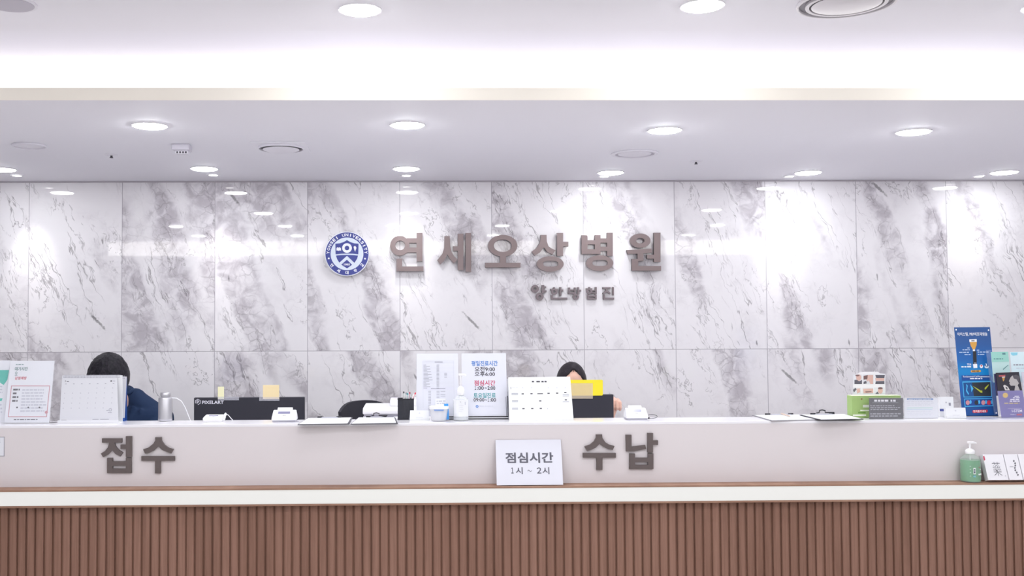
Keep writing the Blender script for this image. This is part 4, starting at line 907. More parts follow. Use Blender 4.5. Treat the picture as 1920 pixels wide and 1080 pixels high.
# green box with photo card standing behind it
q0, q1 = top(1598, 784), top(1693, 784); zb = ZT; zt = at(1645, 742, q0.y).z; yb = q0.y; q1y = q1.y
t = thing('green_box', ((q0.x+q1.x)/2, yb+.035, ZT), 'long apple green box behind the dark text sign', 'box')
B().box(q0.x, q1.x, yb, yb+.055, ZT, zt).build('carton', lit('apple_green', 'a2bf78'), t, bevel=.0015)
b = B(); b.box(q0.x+.001, q1.x-.001, yb+.001, yb+.054, zt+.0002, zt+.0012); b.build('pale_top', lit('pale_green_top', 'e9f0d2'), t)
g = Fr((0, yb-.0006, 1)); b = B(); b.pxrect(g, 1613, 768.5, 1630, 770.5, 0, 0); b.pxrect(g, 1618, 759, 1631, 764, 0, 0); b.pxrect(g, 1609, 772.5, 1623, 775, 0, 1); b.pxrect(g, 1599, 777, 1624, 780, 0, 0); b.pxrect(g, 1614, 747, 1617, 749.5, 0, 2)
b.build('print', [lit('box_white_print', 'eef3e2'), lit('box_green_print', '6d9a42'), lit('box_brown_print', '8c6b52')], t)
f = leanfr((at(1630, 770, yb+.075).x, yb+.0585, ZT), 3)
t = thing('photo_card', f.o, 'white card with six small treatment photographs standing behind the green box', 'card')
b = B(); P_ = [(1598.5, 783), (1660, 783), (1660, 701), (1650, 700), (1646, 697), (1622, 697), (1611, 698.5), (1608, 701), (1600, 705)]
b.pxpoly(f, P_, -.001, 0); b.build('card', mat('photo_card_white', rgb('f0eef2'), .4), t)
pics = [(1600, 702.3, 1616, 720.5), (1618, 702.3, 1638, 720.5), (1640.5, 702.3, 1659, 720.5), (1599, 727, 1615, 738.5), (1617, 727, 1637, 738.5), (1639, 726.5, 1659, 738.5)]
def photo(k, draw):
    b = B(); b.pxrect(f, *pics[k], .0005, 0)
    el = lambda x, y, rx, ry, m, c: b.pxpoly(f, [(x+rx*math.cos(i*.3927), y+ry*math.sin(i*.3927)) for i in range(16)], None, c, m)
    draw(el, lambda m, c, *pts: b.pxpoly(f, list(pts), None, c, m)); b.build('photograph', [S_BG, S_SKIN, S_DK, S_HAIR], t)
photo(0, lambda el, PO: (el(1610, 708, 5, 6, 1, .0008), PO(2, .0010, (1602, 712.5), (1606, 712), (1611, 715), (1616, 712), (1616, 720), (1602, 720)), el(1607.5, 704, 4, 1.6, 3, .0011)))
photo(1, lambda el, PO: (PO(1, .0008, (1627, 703), (1637, 703), (1637, 720), (1629, 720), (1624, 712)), PO(3, .0010, (1619, 705), (1627, 703), (1626, 711), (1619, 712)), PO(0, .0012, (1628, 713), (1632, 720), (1624, 720)), PO(2, .0011, (1619, 716), (1624, 714), (1625, 719), (1619, 720))))
photo(2, lambda el, PO: (PO(2, .0008, (1641, 703), (1659, 703), (1658, 709), (1643, 709)), PO(1, .0009, (1641, 709), (1658, 709), (1658, 714), (1642, 714)), PO(2, .0008, (1642, 715), (1658, 714.5), (1658, 720), (1641, 720))))
photo(3, lambda el, PO: (PO(2, .0009, (1599, 731), (1604, 727), (1606, 730), (1601, 736)), PO(1, .0009, (1606, 729), (1612, 728), (1613, 735), (1607, 738))))
photo(4, lambda el, PO: (PO(1, .0009, (1618, 729), (1637, 728.5), (1637, 737), (1619, 737.5)), PO(3, .0011, (1622, 734), (1634, 733.5), (1634, 735), (1623, 736))))
photo(5, lambda el, PO: (el(1650.5, 732.5, 4.6, 5.6, 1, .0009), el(1650.5, 728, 4.6, 2, 3, .0011), PO(2, .0008, (1641, 738.5), (1645, 734), (1648, 738.5))))
# dark text sign, white text sign
f = sheetfr(1662, 785.8, 6); t = thing('acrylic_sign', f.o, 'dark grey sign with lines of white print in front of the green box', 'sign')
b = B(); b.pxpoly(f, [(1629.5, 746.5), (1693, 746.3), (1694, 785.3), (1630, 786)], -.0015, 0); b.build('panel', lit('sign_charcoal', '45434a', .4), t)
b = B(); b.pxpoly(f, [(1629, 744.8), (1693.5, 744.6), (1694.5, 785.4), (1629.5, 786.1)], .0015, .0032); b.box(f.o.x-.08, f.o.x+.08, f.o.y-.004, f.o.y+.03, ZT, ZT+.0015); b.build('acrylic_cover', M_ACR, t)
b = B()
for x0, x1 in ((1639, 1644.5), (1646, 1667), (1669.5, 1673), (1674.5, 1680)): b.words(f, x0, 749.5, x1, 753.8, 1, 0, seed=int(x0), full=1., hgt=.8)
b.pxrect(f, 1636, 754.8, 1684, 755.0); b.words(f, 1631.5, 760, 1691, 770.5, 3, 1, seed=31, full=.8, hgt=.5); b.words(f, 1631.5, 775, 1692, 783, 2, 1, seed=37, full=.85, hgt=.5)
b.build('print', [lit('sign_white_ink', 'e4e2e8'), lit('sign_pale_ink', '9d9ba3')], t)
f = sheetfr(1727, 784.8, 6); t = thing('acrylic_sign', f.o, 'white sign with a blue heading strip and pale green lines, beside the dark text sign', 'sign')
b = B(); b.pxpoly(f, [(1694.6, 746.5), (1758, 746), (1759.5, 783.6), (1695.5, 784.6)], -.0015, 0); b.build('panel', M_PAPER, t)
b = B(); b.pxpoly(f, [(1694.3, 744.3), (1759, 743.8), (1760.5, 784), (1695, 785.2)], .0015, .0032); b.box(f.o.x-.078, f.o.x+.078, f.o.y-.004, f.o.y+.03, ZT, ZT+.0015); b.build('acrylic_cover', M_ACR, t)
b = B(); b.pxpoly(f, [(1701, 747), (1749, 747), (1750, 748.4), (1749, 749.9), (1701, 749.9), (1700, 748.4)], None, .0006, 0); b.words(f, 1703, 748, 1747, 749, 1, 3, seed=2, c=.001, full=1., hgt=1.)
b.pxrect(f, 1700, 764.2, 1749, 765.4, m=2); b.pxrect(f, 1700, 767.3, 1748, 768.3, m=1)
b.words(f, 1700, 752.5, 1755, 762, 3, 3, seed=12, hgt=.2); b.words(f, 1700, 771, 1754, 781, 3, 3, seed=13, hgt=.15)
b.build('print', [lit('heading_blue', '6a89bd'), lit('pale_blue_band', 'b5cfe0'), lit('pale_green_band', 'b3d8cf'), M_INKL], t)
cardholder([(1763, 781.5), (1789.5, 781.2), (1787, 744), (1762, 744.2)], 'business card stack with a navy stripe, the taller and rearmost by the banner', 8, 3, True)
cardholder([(1775, 784.6), (1812, 784), (1810, 764.3), (1773, 764.7)], 'white business cards in a clear holder at the foot of the blue banner', 12, 4)

# standing blue banner
f = sheetfr(1838, 780.3, 9.5); t = thing('standing_banner', f.o, 'tall narrow blue banner with white Korean title standing on the counter', 'banner')
BM = lit('banner_blue', '1f5ea8', .35); g_ = N(BM); x, y, z = g_.sep(g_.pos())
cr = g_.n('ShaderNodeValToRGB'); zz0, zz1 = f.o.z, f.o.z+.42; g_.L(g_.rng(z, zz0, zz1), cr.inputs[0]); cr.color_ramp.interpolation = 'EASE'
for n_, (p_, c_) in enumerate(((0, '1d4f92'), (.28, '1a5fab'), (.50, '0f82c6'), (.72, '1f62ac'), (1, '2f5692'))):
    e = cr.color_ramp.elements[n_] if n_ < 2 else cr.color_ramp.elements.new(p_)
    e.position = p_; e.color = rgb(c_)
g_.L(cr.outputs[0], prin(BM).inputs['Base Color'])
b = B(); b.pxpoly(f, [(1789, 613.8), (1856, 613.2), (1871.5, 779.3), (1804.5, 780.3)], -.0015, 0); b.build('panel', BM, t)
b = B(); b.box(f.o.x-.085, f.o.x+.085, f.o.y-.004, f.o.y+.085, ZT, ZT+.002); pz = f.p(0, .40, -.002); b.tube([pz, Vector((pz.x, pz.y+.015, ZT+.002))], .002, 6); b.build('stand', M_BLK, t)
b = B(); OX, OY, K = 1780, 605, 5.836
X = lambda *q: [(OX+a/K, OY+c/K) for a, c in q]
def bp(m, *q, c=.0006): b.pxpoly(f, X(*q), None, c, m)
def bx(m, x0, y0, x1, y1, c=.0006): bp(m, (x0, y0), (x1, y0), (x1, y1), (x0, y1), c=c)
def bt(s, x0, y0, x1, y1, m=0, bd=.01): b.text(s, f, OX+x0/K, OY+y0/K, OX+x1/K, OY+y1/K, m=m, bold=bd, c=.0010)
def bw(m, x0, y0, x1, y1, rows, seed): b.words(f, OX+x0/K, OY+y0/K, OX+x1/K, OY+y1/K, rows, m, seed=seed, hgt=.6, c=.0009)
bt('아이스템, PRP세포재생술', 88, 106, 414, 146)
bp(0, (217, 183), (298, 180), (300, 210), (219, 212)); bx(4, 240, 190, 275, 205, .0009)
bp(2, (224, 213), (300, 210), (298, 245), (280, 292), (256, 294), (232, 250)); bx(0, 256, 294, 280, 312)
bp(3, (257, 312), (293, 310), (300, 450), (260, 452)); bp(0, (258, 454), (303, 450), (306, 495), (264, 498)); bx(4, 270, 435, 295, 450, .0009)
for y, x0, x1 in ((273, 195, 226), (293, 143, 232), (320, 107, 236), (346, 165, 238)): bw(1, x0, y, x1, y+14, 1, y)
for y, x0, x1 in ((297, 300, 330), (318, 308, 437), (344, 310, 402)): bw(1, x0, y, x1, y+13, 1, y)
bt('TDS', 192, 447, 238, 468); bw(0, 130, 478, 243, 496, 1, 77)
def be(m, x, y, rx, ry, c=.0007): bp(m, *[(x+rx*math.cos(i*.3927), y+ry*math.sin(i*.3927)) for i in range(16)], c=c)
be(0, 350, 478, 18, 20); be(5, 350, 472, 10, 8, .001); be(0, 408, 480, 24, 20); be(6, 410, 470, 17, 15, .001); bp(0, (395, 447), (403, 447), (415, 480), (407, 482), c=.0013)
bp(2, (240, 521), (338, 518), (346, 530), (338, 542), (240, 545), (232, 532)); bw(3, 245, 526, 332, 540, 1, 5)
bp(7, (132, 578), (448, 572), (452, 625), (137, 631)); bt('Fundamental Cell Regeneration', 150, 581, 438, 604); bw(0, 225, 608, 368, 624, 1, 6)
bp(8, (142, 645), (456, 638), (468, 812), (155, 818)); bp(9, (151, 656), (448, 649), (458, 804), (163, 810), c=.0009)
bp(6, (151, 656), (245, 653), (268, 806), (163, 810), c=.0012); bp(8, (180, 670), (200, 690), (192, 740), (215, 780), (205, 790), (180, 745), (188, 700), c=.0014); bp(8, (225, 672), (262, 720), (240, 760), (236, 720), c=.0014)
bp(10, (250, 690), (345, 745), (362, 770), (340, 765), c=.0015); bp(10, (383, 728), (388, 710), (432, 672), (426, 690), (395, 732), c=.0015); be(10, 346, 752, 14, 10, .0016)
bp(8, (160, 832), (470, 826), (481, 913), (168, 921)); bp(7, (168, 839), (463, 834), (472, 905), (176, 912), c=.0009)
for x_, c_ in ((200, 11), (295, 9), (370, 11), (432, 5)): be(c_, x_, 875, 22, 26, .0012); be(8, x_+30, 868, 12, 22, .0011)
bp(5, (258, 958), (412, 950), (421, 965), (413, 982), (262, 989), (251, 975), c=.0008); bt('한국줄기세포', 262, 958, 402, 982)
for x_, y_ in ((73, 78), (428, 82), (512, 988)): be(0, x_, y_, 8, 9, .0010)
b.build('print', [lit('banner_white', 'f4f6fb'), lit('banner_pale', 'c3d5ec'), lit('banner_amber', 'd9a24e'), lit('banner_black', '2b2b30'), lit('banner_grey', '8d8d95'), lit('banner_red', 'c8344c'),
                  lit('banner_deep', '1a4f8c'), lit('banner_navy', '1e4a94'), lit('banner_cyan', '4cb2e8'), lit('banner_dark', '30353d'), lit('banner_lime', 'b9c23f'), lit('banner_pink', 'cc8e96')], t)

# leaflets in a two-tier clear rack
fL = sheetfr(1895, 783.3, 8); fU = Fr(fL.o+Vector((0, .045, 0)), fL.r, fL.u)
t = thing('leaflet_rack', fL.o, 'two-tier clear acrylic leaflet rack beside the blue banner', 'rack')
b = B(); b.pxpoly(Fr(fL.o+fL.n*.004, fL.r, fL.u), [(1868, 733), (1950, 731), (1956, 783), (1873, 784)], .006, .008); b.pxpoly(fU, [(1856, 706), (1944, 705), (1946, 715), (1858, 716)], .006, .008)
b.pxpoly(fU, [(1850, 656), (1936, 654), (1952, 776), (1866, 777)], -.008, -.006); x0 = fL.uv(1873, 784)[0]; b.box(fL.o.x+x0, fL.o.x+x0+.215, fL.o.y-.012, fL.o.y+.065, ZT, ZT+.003)
b.build('shell', M_ACR, t)
def leaflet(name, f, quad, m, label, off=0., prints=None, pm=()):
    g = Fr(f.o+f.n*off, f.r, f.u); q = [g.uv(*p) for p in quad]; t = thing('leaflet', g.p(sum(k[0] for k in q)/4, min(k[1] for k in q)), label, 'leaflet', 'leaflets in the clear rack')
    B().prism(q, -.0012, 0, g).build('sheet', m, t)
    if prints: b = B(); prints(b, g); b.build('print', list(pm), t)
    return t
leaflet('teal', fU, [(1858, 660), (1890, 659.5), (1896, 716), (1863, 717)], lit('pale_teal', 'c4e4e2'), 'pale teal leaflet in the upper tier, half hidden by the blue banner', 0,
        lambda b, g: (b.pxpoly(g, [(1858, 660), (1890, 659.5), (1892, 678), (1860, 679)], None, .0005, 0), b.words(g, 1863, 672, 1884, 676, 1, 1, seed=4, c=.001), b.pxrect(g, 1879, 661.5, 1885, 665, .001, 1), b.pxpoly(g, [(1880, 692), (1890, 684), (1890.4, 685), (1881, 693.5)], None, .001, 1)), [lit('teal_band', '9fd6cb'), lit('teal_dark_ink', '5f8f94')])
leaflet('sky', fU, [(1893.5, 660), (1930, 659.5), (1937, 716), (1898.5, 717)], lit('pale_sky', 'dcf0f6'), 'pale sky blue leaflet in the upper tier of the rack', 0,
        lambda b, g: (b.pxpoly(g, [(1895, 661), (1908, 661), (1907, 666), (1899, 667), (1896, 665)], None, .0005, 0), b.words(g, 1900, 683, 1926, 688, 1, 1, seed=4), b.words(g, 1905, 690, 1926, 692, 1, 2, seed=5)), [lit('sky_mark', '8fd3e6'), M_INKG, M_INKL])
def face(b, g):
    P = lambda m, c, *q: b.pxpoly(g, [(1780+a/5.836, 605+d/5.836) for a, d in q], None, c, m)
    P(0, .0006, (668, 600), (690, 578), (730, 570), (762, 590), (768, 650), (745, 690), (700, 690), (672, 690), (655, 668), (662, 655), (650, 640))
    P(1, .0009, (690, 578), (730, 570), (764, 585), (772, 680), (752, 650), (735, 620), (705, 612))
    P(0, .0006, (720, 690), (750, 690), (772, 742), (712, 742)); P(2, .0006, (588, 690), (605, 680), (640, 700), (662, 740), (610, 740)); P(1, .0009, (612, 702), (630, 706), (640, 730), (622, 728))
    P(3, .0008, (575, 596), (607, 593), (600, 630), (588, 645)); P(2, .0010, (574, 592), (608, 589), (608, 600), (576, 603)); P(4, .0006, (540, 575), (612, 570), (612, 590), (542, 592))
leaflet('dark', fL, [(1867, 699), (1910.5, 697.5), (1918, 740), (1872, 741)], lit('leaflet_black', '34313c'), 'dark leaflet showing a grey face in profile, in the lower tier', 0, face,
        [lit('grey_face', 'b9b4b4'), lit('grey_shadow', '5c5860'), lit('pale_grey', 'd9d5d4'), lit('cone_amber', 'c99a52'), lit('red_strip', 'b3595c')])
def purple(b, g):
    P = lambda m, c, *q: b.pxpoly(g, [(1780+a/5.836, 605+d/5.836) for a, d in q], None, c, m)
    P(0, .0006, *[(612+(33 if i % 2 else 26)*math.cos(i*math.pi/10), 795+(31 if i % 2 else 24)*math.sin(i*math.pi/10)) for i in range(20)])
    for y, x0, m in ((800, 712, 1), (817, 695, 1), (835, 665, 1), (854, 660, 1), (877, 600, 2)): b.words(g, 1780+x0/5.836, 605+y/5.836, 1780+770/5.836, 605+(y+11)/5.836, 1, m, seed=y, full=1., hgt=.9)
    b.pxrect(g, 1780+640/5.836, 605+938/5.836, 1780+790/5.836, 605+940/5.836, .0006, 1)
    b.text('I-STEM', g, 1780+684/5.836, 605+950/5.836, 1780+795/5.836, 605+980/5.836, 1, .02); b.words(g, 1780+665/5.836, 605+1002/5.836, 1780+730/5.836, 605+1010/5.836, 1, 1, seed=2); P(3, .0006, (735, 1000), (793, 997), (795, 1013), (737, 1016))
leaflet('purple', fL, [(1870.5, 733.5), (1917, 732), (1926, 782.5), (1878, 783.5)], lit('leaflet_purple', '6d63a8'), 'purple leaflet with a yellow sun mark at the front of the rack', .003, purple, [lit('sun_yellow', 'd8b55c'), lit('purple_white', 'e8e4f4'), lit('purple_gold', 'c9b27c'), lit('purple_red', 'c24a62')])
leaflet('navy', fL, [(1863.5, 701), (1878, 700.5), (1885, 741), (1868, 742)], lit('leaflet_navy', '36325a'), 'navy leaflet edge showing behind the dark one, against the banner', -.004)
leaflet('grey', fL, [(1915, 698), (1950, 696), (1958, 782), (1925, 783)], lit('leaflet_grey', 'cfcfdc'), 'pale grey leaflet cut off at the picture edge in the lower tier', -.001, lambda b, g: b.words(g, 1919, 745, 1945, 752, 2, 0, seed=3), [M_INKG])

# ------------------------------------------------------------------ things on the walnut ledge
p = Vector((at(1820, 900, 4.606).x, 4.606, ZL))
t = pump_bottle(p, .0435, .125, .182, 'green pump bottle of hand sanitizer on the walnut ledge', M_GREENG, M_CLEARG, .80, math.radians(8))
f = Fr((p.x, p.y-.0439, ZL)); b = B(); b.rect(-.011, -.0002, .040, .068, .0002, f, 0); b.rect(-.009, -.0022, .044, .050, .0006, f, 1); b.rect(-.009, -.0022, .052, .057, .0006, f, 1); b.rect(-.009, -.0022, .059, .064, .0006, f, 1)
for z in (.030, .046, .060, .074): b.rect(-.024, -.018, z, z+.0016, -.006, f, 0)
b.rect(.016, .030, .059, .061, -.010, f, 0); b.disc(.020, .069, .003, -.007, -.006, f, 2, 12); b.disc(.018, .038, .0035, -.006, -.005, f, 0, 12); b.rect(.026, .032, .034, .042, -.013, f, 0); b.rect(-.012, 0, .026, .034, 0, f, 3)
b.build('label_print', [lit('bottle_white_print', 'eef3f0'), lit('bottle_navy_print', '3a4456'), lit('bottle_red_print', '8f4a3c'), lit('bottle_blue_print', '7fb6c4')], t)
def ledge_box(xa, xb, label, side_red, pr):
    th, hgt, dep = math.radians(21), .118, .030
    zf = ZL+dep*math.sin(th); yf = PANEL_Y-.003-hgt*math.sin(th)-dep*math.cos(th)
    x0, x1 = at(xa, 897, yf).x, at(xb, 897, yf).x
    f = Fr(((x0+x1)/2, yf, zf+.0004), (1, 0, 0), (0, math.sin(th), math.cos(th))); w2 = (x1-x0)/2
    t = thing('carton', (f.o.x, yf+.015, ZL), label, 'box', 'white cartons leaning on the ledge')
    B().box(-w2, w2, 0, hgt, -dep, 0, 0, f).build('box', lit('carton_white', 'ebe9ee', .4), t, bevel=.0012)
    b = B(); pr(b, f, w2, hgt); b.build('print', [lit('carton_ink', '6a6870'), lit('carton_red', 'c23a58'), M_INKG], t)
def pr1(b, f, w, h):
    b.text('藥', f, -w*.30, h*.16, w*.48, h*.70, 0, -.012, pix=False); b.rect(w*.72, w*.78, h*.14, h*.17, .0006, f, 2)
    b.flat([(-w+.0002, h*.74), (-w+.007, h*.80), (-w+.006, h*.95), (-w+.0002, h*.92)], .0007, f, 1)
    g = Fr(f.p(-w, 0, 0), -f.n, f.u); b.flat([(.0005, h*.72), (.014, h*.78), (.014, h*.93), (.0005, h*.92)], .0006, g, 1)
def pr2(b, f, w, h):
    rr = random.Random(11)
    for k in range(7): x = w*(.12+.12*math.sin(k*1.3)); y = h*(.74-k*.09); b.flat([(x, y), (x+w*.28, y+.003), (x+w*.24, y-.003), (x+w*.05, y-.005)], .0006, f, 0); b.rect(x+w*.1, x+w*.16, y-.006, y+.005, .0007, f, 0)
    b.rect(-w*.55, w*.0, h*.50, h*.52, .0006, f, 2)
ledge_box(1853, 1891.5, 'white carton with brushed calligraphy and a red corner, next to the green pump bottle', True, pr1)
ledge_box(1893, 1918.5, 'white carton with a small column of brushed writing, second from the green pump bottle', False, pr2)
ledge_box(1920, 1948, 'white carton cut off by the picture edge, third from the green pump bottle', False, lambda b, f, w, h: b.rect(-w*.3, w*.3, h*.5, h*.52, .0006, f, 2))
yb = 4.576; f = leanfr((at(994, 909, yb).x, yb, ZL+.0003), 19.5)
t = thing('lunch_notice', f.o, 'white lunch hour notice leaning on the ledge against the counter panel', 'notice')
b = B(); b.pxpoly(f, [(929, 825), (1051.5, 823.8), (1056, 909.0), (931.5, 910.0)], -.0012, 0); q = [v.z for v in b.v]; dz = ZL+.0004-min(q)
for v in b.v: v.z += max(0, dz) if v.z < ZL+.02 else 0
b.build('sheet', mat('notice_white', rgb('d6d6e0'), .35), t)
b = B(); b.text('점심시간', f, 947.5, 848.3, 1037.5, 868.2, bold=.03); b.text('１', f, 958.5, 876.6, 963, 888, bold=.028); b.text('시', f, 967, 876, 980, 889.3, bold=.02); b.text('～', f, 989, 881.2, 997, 884.6, bold=.005); b.text('２', f, 1006.5, 876.4, 1015, 888, bold=.028); b.text('시', f, 1017, 876, 1030, 889.3, bold=.02); b.build('lettering', lit('notice_grey_ink', '5d5c68'), t)
f = Fr((0, PANEL_Y-.0015, 1)); q = [f.uv(-30, 819), f.uv(8.3, 819), f.uv(8.3, 855.7), f.uv(-30, 855.7)]
t = thing('panel_notice', f.p(q[2][0]-.03, q[2][1]), 'small grey edged notice on the counter panel, cut off at the picture edge', 'notice')
B().prism(q, -.0010, 0, f).build('plate', lit('notice_grey_edge', '9a97a2'), t)
b = B(); b.pxrect(f, -29, 820, 7.3, 854.6, .0005, 0); b.words(f, -20, 825, 2, 832, 2, 1, seed=3, c=.001); b.build('sheet', [M_PAPER, M_INKG], t)

# ------------------------------------------------------------------ two seated people behind the counter
def voxel(b, name, m, parent, size, smooth=6, fac=.5):
    """one continuous surface grown from overlapping closed shapes"""
    off = parent.location
    me = bpy.data.meshes.new('rough'); me.from_pydata([tuple(q-off) for q in b.v], [], b.f); me.update()
    o = bpy.data.objects.new('rough', me); COL.objects.link(o)
    r = o.modifiers.new('remesh', 'REMESH'); r.mode = 'VOXEL'; r.voxel_size = size
    if smooth: k = o.modifiers.new('smooth', 'SMOOTH'); k.iterations = smooth; k.factor = fac
    bpy.context.view_layer.update()
    out = bpy.data.meshes.new_from_object(o.evaluated_get(bpy.context.evaluated_depsgraph_get())); bpy.data.objects.remove(o); bpy.data.meshes.remove(me)
    out.name = name; out.materials.clear(); out.materials.append(m); out.polygons.foreach_set('use_smooth', [True]*len(out.polygons))
    n = bpy.data.objects.new(name, out); COL.objects.link(n); n.parent = parent; return n
M_SKIN = mat('skin', rgb('e0b5a4'), .5); prin(M_SKIN).inputs['Subsurface Weight'].default_value = .08
def hair_mat(name, c):
    m = mat(name, rgb(c), .5, spec=.25); g = N(m); n = g.noise(g.pos(), 90., 4, .6, .3)
    g.L(g.mix(g.rng(n, .35, .7), rgb(c), rgb('29252d')), prin(m).inputs['Base Color'])
    bp = g.n('ShaderNodeBump'); bp.inputs['Strength'].default_value = .5; bp.inputs['Distance'].default_value = .004; g.L(g.noise(g.pos(), 140., 3), bp.inputs['Height']); g.L(bp.outputs[0], prin(m).inputs['Normal'])
    return m
M_HAIR1 = hair_mat('hair_black', '131218'); M_HAIR2 = hair_mat('hair_dark_brown', '2a2328')
M_NAVY = mat('navy_cloth', rgb('1f3150'), .75, spec=.25); M_TROU = mat('dark_trousers', rgb('2a2b33'), .8); M_SHOE = mat('black_shoe', rgb('1c1b1e'), .4); M_EYE = mat('eye_white', rgb('eeeaea'), .2); M_IRIS = mat('iris_dark', rgb('2a1d18'), .2); M_LIP = mat('lip', rgb('b9776e'), .45)
def finger(b, root, dirs, lens, r):
    p = Vector(root); rr = r
    for d, L in zip(dirs, lens):
        q = p+Vector(d).normalized()*L; b.capsule(p, q, rr, rr*.92, 10); p = q; rr *= .92
def headframe(c, pitch, roll=0., turn=0.):
    """r = picture right, u = face forward, n = crown"""
    a, r_, t = math.radians(pitch), math.radians(roll), math.radians(turn)
    M = Matrix.Rotation(t, 3, 'Z') @ Matrix.Rotation(r_, 3, 'Y')
    fwd = M @ Vector((0, -math.cos(a), -math.sin(a))); up = M @ Vector((0, -math.sin(a), math.cos(a)))
    f = Fr(c, (1, 0, 0), (0, 1, 0)); f.u = fwd; f.n = up; f.r = fwd.cross(up)*1.
    return f
def head(b, H, w=.074):
    b.ball(H.p(0, -.008, .022), (w, .092, .094), fr=H, nu=28, nv=18); b.ball(H.p(0, .022, -.048), (w*.80, .066, .074), fr=H, nu=24, nv=16)
    b.ball(H.p(0, .052, -.092), (.028, .026, .020), fr=H); b.ball(H.p(0, .048, .03), (w*.82, .045, .06), fr=H, nu=20, nv=14)
    b.capsule(H.p(0, .084, -.002), H.p(0, .104, -.040), .008, .0125, 12); b.ball(H.p(0, .096, -.046), (.017, .013, .010), fr=H)
    for s in (-1, 1):
        b.ball(H.p(s*.043, .060, -.030), (.024, .024, .020), fr=H); b.ball(H.p(s*.032, .080, .018), (.023, .010, .007), fr=H)
        b.ball(H.p(s*(w+.004), -.012, -.018), (.010, .020, .032), fr=H); b.ball(H.p(s*(w+.001), -.006, -.044), (.007, .010, .011), fr=H)
    b.ball(H.p(0, .082, -.066), (.023, .011, .006), fr=H); b.ball(H.p(0, .080, -.076), (.021, .011, .007), fr=H)
def facebits(H, t):
    for s in (-1, 1):
        B().ball(H.p(s*.032, .072, .000), (.0125, .0125, .0125), fr=H).build('eye', M_EYE, t, smooth=True)
        B().ball(H.p(s*.032, .0795, -.001), (.0055, .0055, .0055), fr=H, nu=12, nv=8).build('iris', M_IRIS, t, smooth=True)
    B().ball(H.p(0, .0875, -.071), (.020, .006, .0065), fr=H).build('lips', M_LIP, t, smooth=True)
def hairshell(H, rx, ry, rz, off, hairline, fringe, wob, seed, m, t):
    """dense cap of hair: points of the face side below the hairline are drawn inside the head"""
    b = B(); nu, nv = 84, 56; b.ball(H.p(*off), (rx, ry, rz), fr=H, nu=nu, nv=nv); c = H.p(*off)
    for i, v in enumerate(b.v):
        d = v-c; r, f_, u = d.dot(H.r)/rx, d.dot(H.u)/ry, d.dot(H.n)/rz
        if hairline(r, f_, u): k = .72
        else: k = 1+wob*(mnoise.noise(Vector((r*5, f_*5+seed, u*4)))+.6*mnoise.noise(Vector((r*13, f_*13, u*9+seed))))
        b.v[i] = c+d*k
    return b.build('hair', m, t, smooth=False)
def shade(o): o.data.polygons.foreach_set('use_smooth', [True]*len(o.data.polygons))

# --- the person in the navy shirt, bent over the desk
hx = at(203, 700, 5.50).x; topz = at(203, 673, 5.50).z
Hc = Vector((hx, 5.50, topz-.113)); H = headframe(Hc, 34, 4)
t = thing('person', (hx, 5.95, 0), 'seated person with short black hair and navy shirt bent over the desk behind the calendars', 'person')
shL, shR = Vector((hx-.205, 5.74, 1.025)), Vector((hx+.215, 5.72, 1.030))
b = B(); head(b, H, .076)
b.capsule((hx, 5.73, 1.10), H.p(0, -.035, -.05), .060, .056, 18)
b.capsule((hx, 5.97, .55), (hx, 5.86, .85), .125, .13, 20, flat=.8); b.capsule((hx, 5.86, .85), (hx, 5.76, 1.03), .135, .115, 20, flat=.75)
arms = []
for s, sh in ((-1, shL), (1, shR)):
    el_, wr = Vector((hx+s*.27, 5.50, .815)), Vector((hx+s*.13, 5.28, .785))
    b.capsule(sh, el_, .050, .040); b.capsule(el_, wr, .038, .027); arms.append((sh, el_, wr))
    b.capsule(wr, wr+Vector((-s*.02, -.075, -.006)), .026, .034, flat=.55)
    for k in range(4):
        o_ = wr+Vector((-s*.02+s*(k-1.5)*.021, -.088-(.006 if k in (1, 2) else 0), -.006))
        finger(b, o_, [(-s*.1, -1, -.05), (-s*.1, -1, -.5), (-s*.1, -.7, -.7)], [.040-.004*(k == 3), .024, .016], .0088)
    finger(b, wr+Vector((-s*.045, -.03, -.004)), [(-s*.8, -.8, -.1), (-s*.4, -1, -.2)], [.034, .026], .0100)
for s in (-1, 1):
    b.capsule((hx+s*.09, 5.97, .50), (hx+s*.12, 5.52, .52), .082, .062); b.capsule((hx+s*.12, 5.52, .50), (hx+s*.12, 5.58, .09), .056, .040); b.capsule((hx+s*.12, 5.60, .05), (hx+s*.13, 5.44, .04), .038, .03)
voxel(b, 'body', M_SKIN, t, .005, 4)
b = B()
b.capsule((hx, 5.98, .56), (hx, 5.87, .85), .145, .150, 24, flat=.82); b.capsule((hx, 5.87, .85), (hx, 5.77, 1.02), .155, .125, 24, flat=.8)
nl, nr = Vector((hx-.075, 5.76, 1.125)), Vector((hx+.075, 5.75, 1.135))
b.capsule(nl, shL, .062, .074, 18); b.capsule(nr, shR, .062, .074, 18); b.capsule(nl, nr, .066, .066, 18); b.capsule(shL, shR, .085, .085, 20)
b.capsule((hx, 5.755, 1.13), (hx, 5.715, 1.175), .070, .064, 20)
for s, (sh, el_, wr) in zip((-1, 1), arms): b.capsule(sh, el_, .074, .056, 18); b.capsule(el_, el_.lerp(wr, .72), .054, .044, 18)
for k in range(5):  # soft folds falling from the shoulder
    a = Vector((hx+.09+.045*k, 5.655, 1.10-.018*k)); b.capsule(a, a+Vector((-.05+.012*k, -.01, -.20)), .013, .009, 8)
voxel(b, 'shirt', M_NAVY, t, .007, 5)
b = B(); ring = [Vector((hx+.069*math.sin(a), 5.715-.062*math.cos(a)*.9, 1.187+.02*math.cos(a)*-1)) for a in (2.0*math.pi*i/24 for i in range(25))]
b.tube(ring, .011, 8); b.build('collar', M_NAVY, t, smooth=True)
b = B()
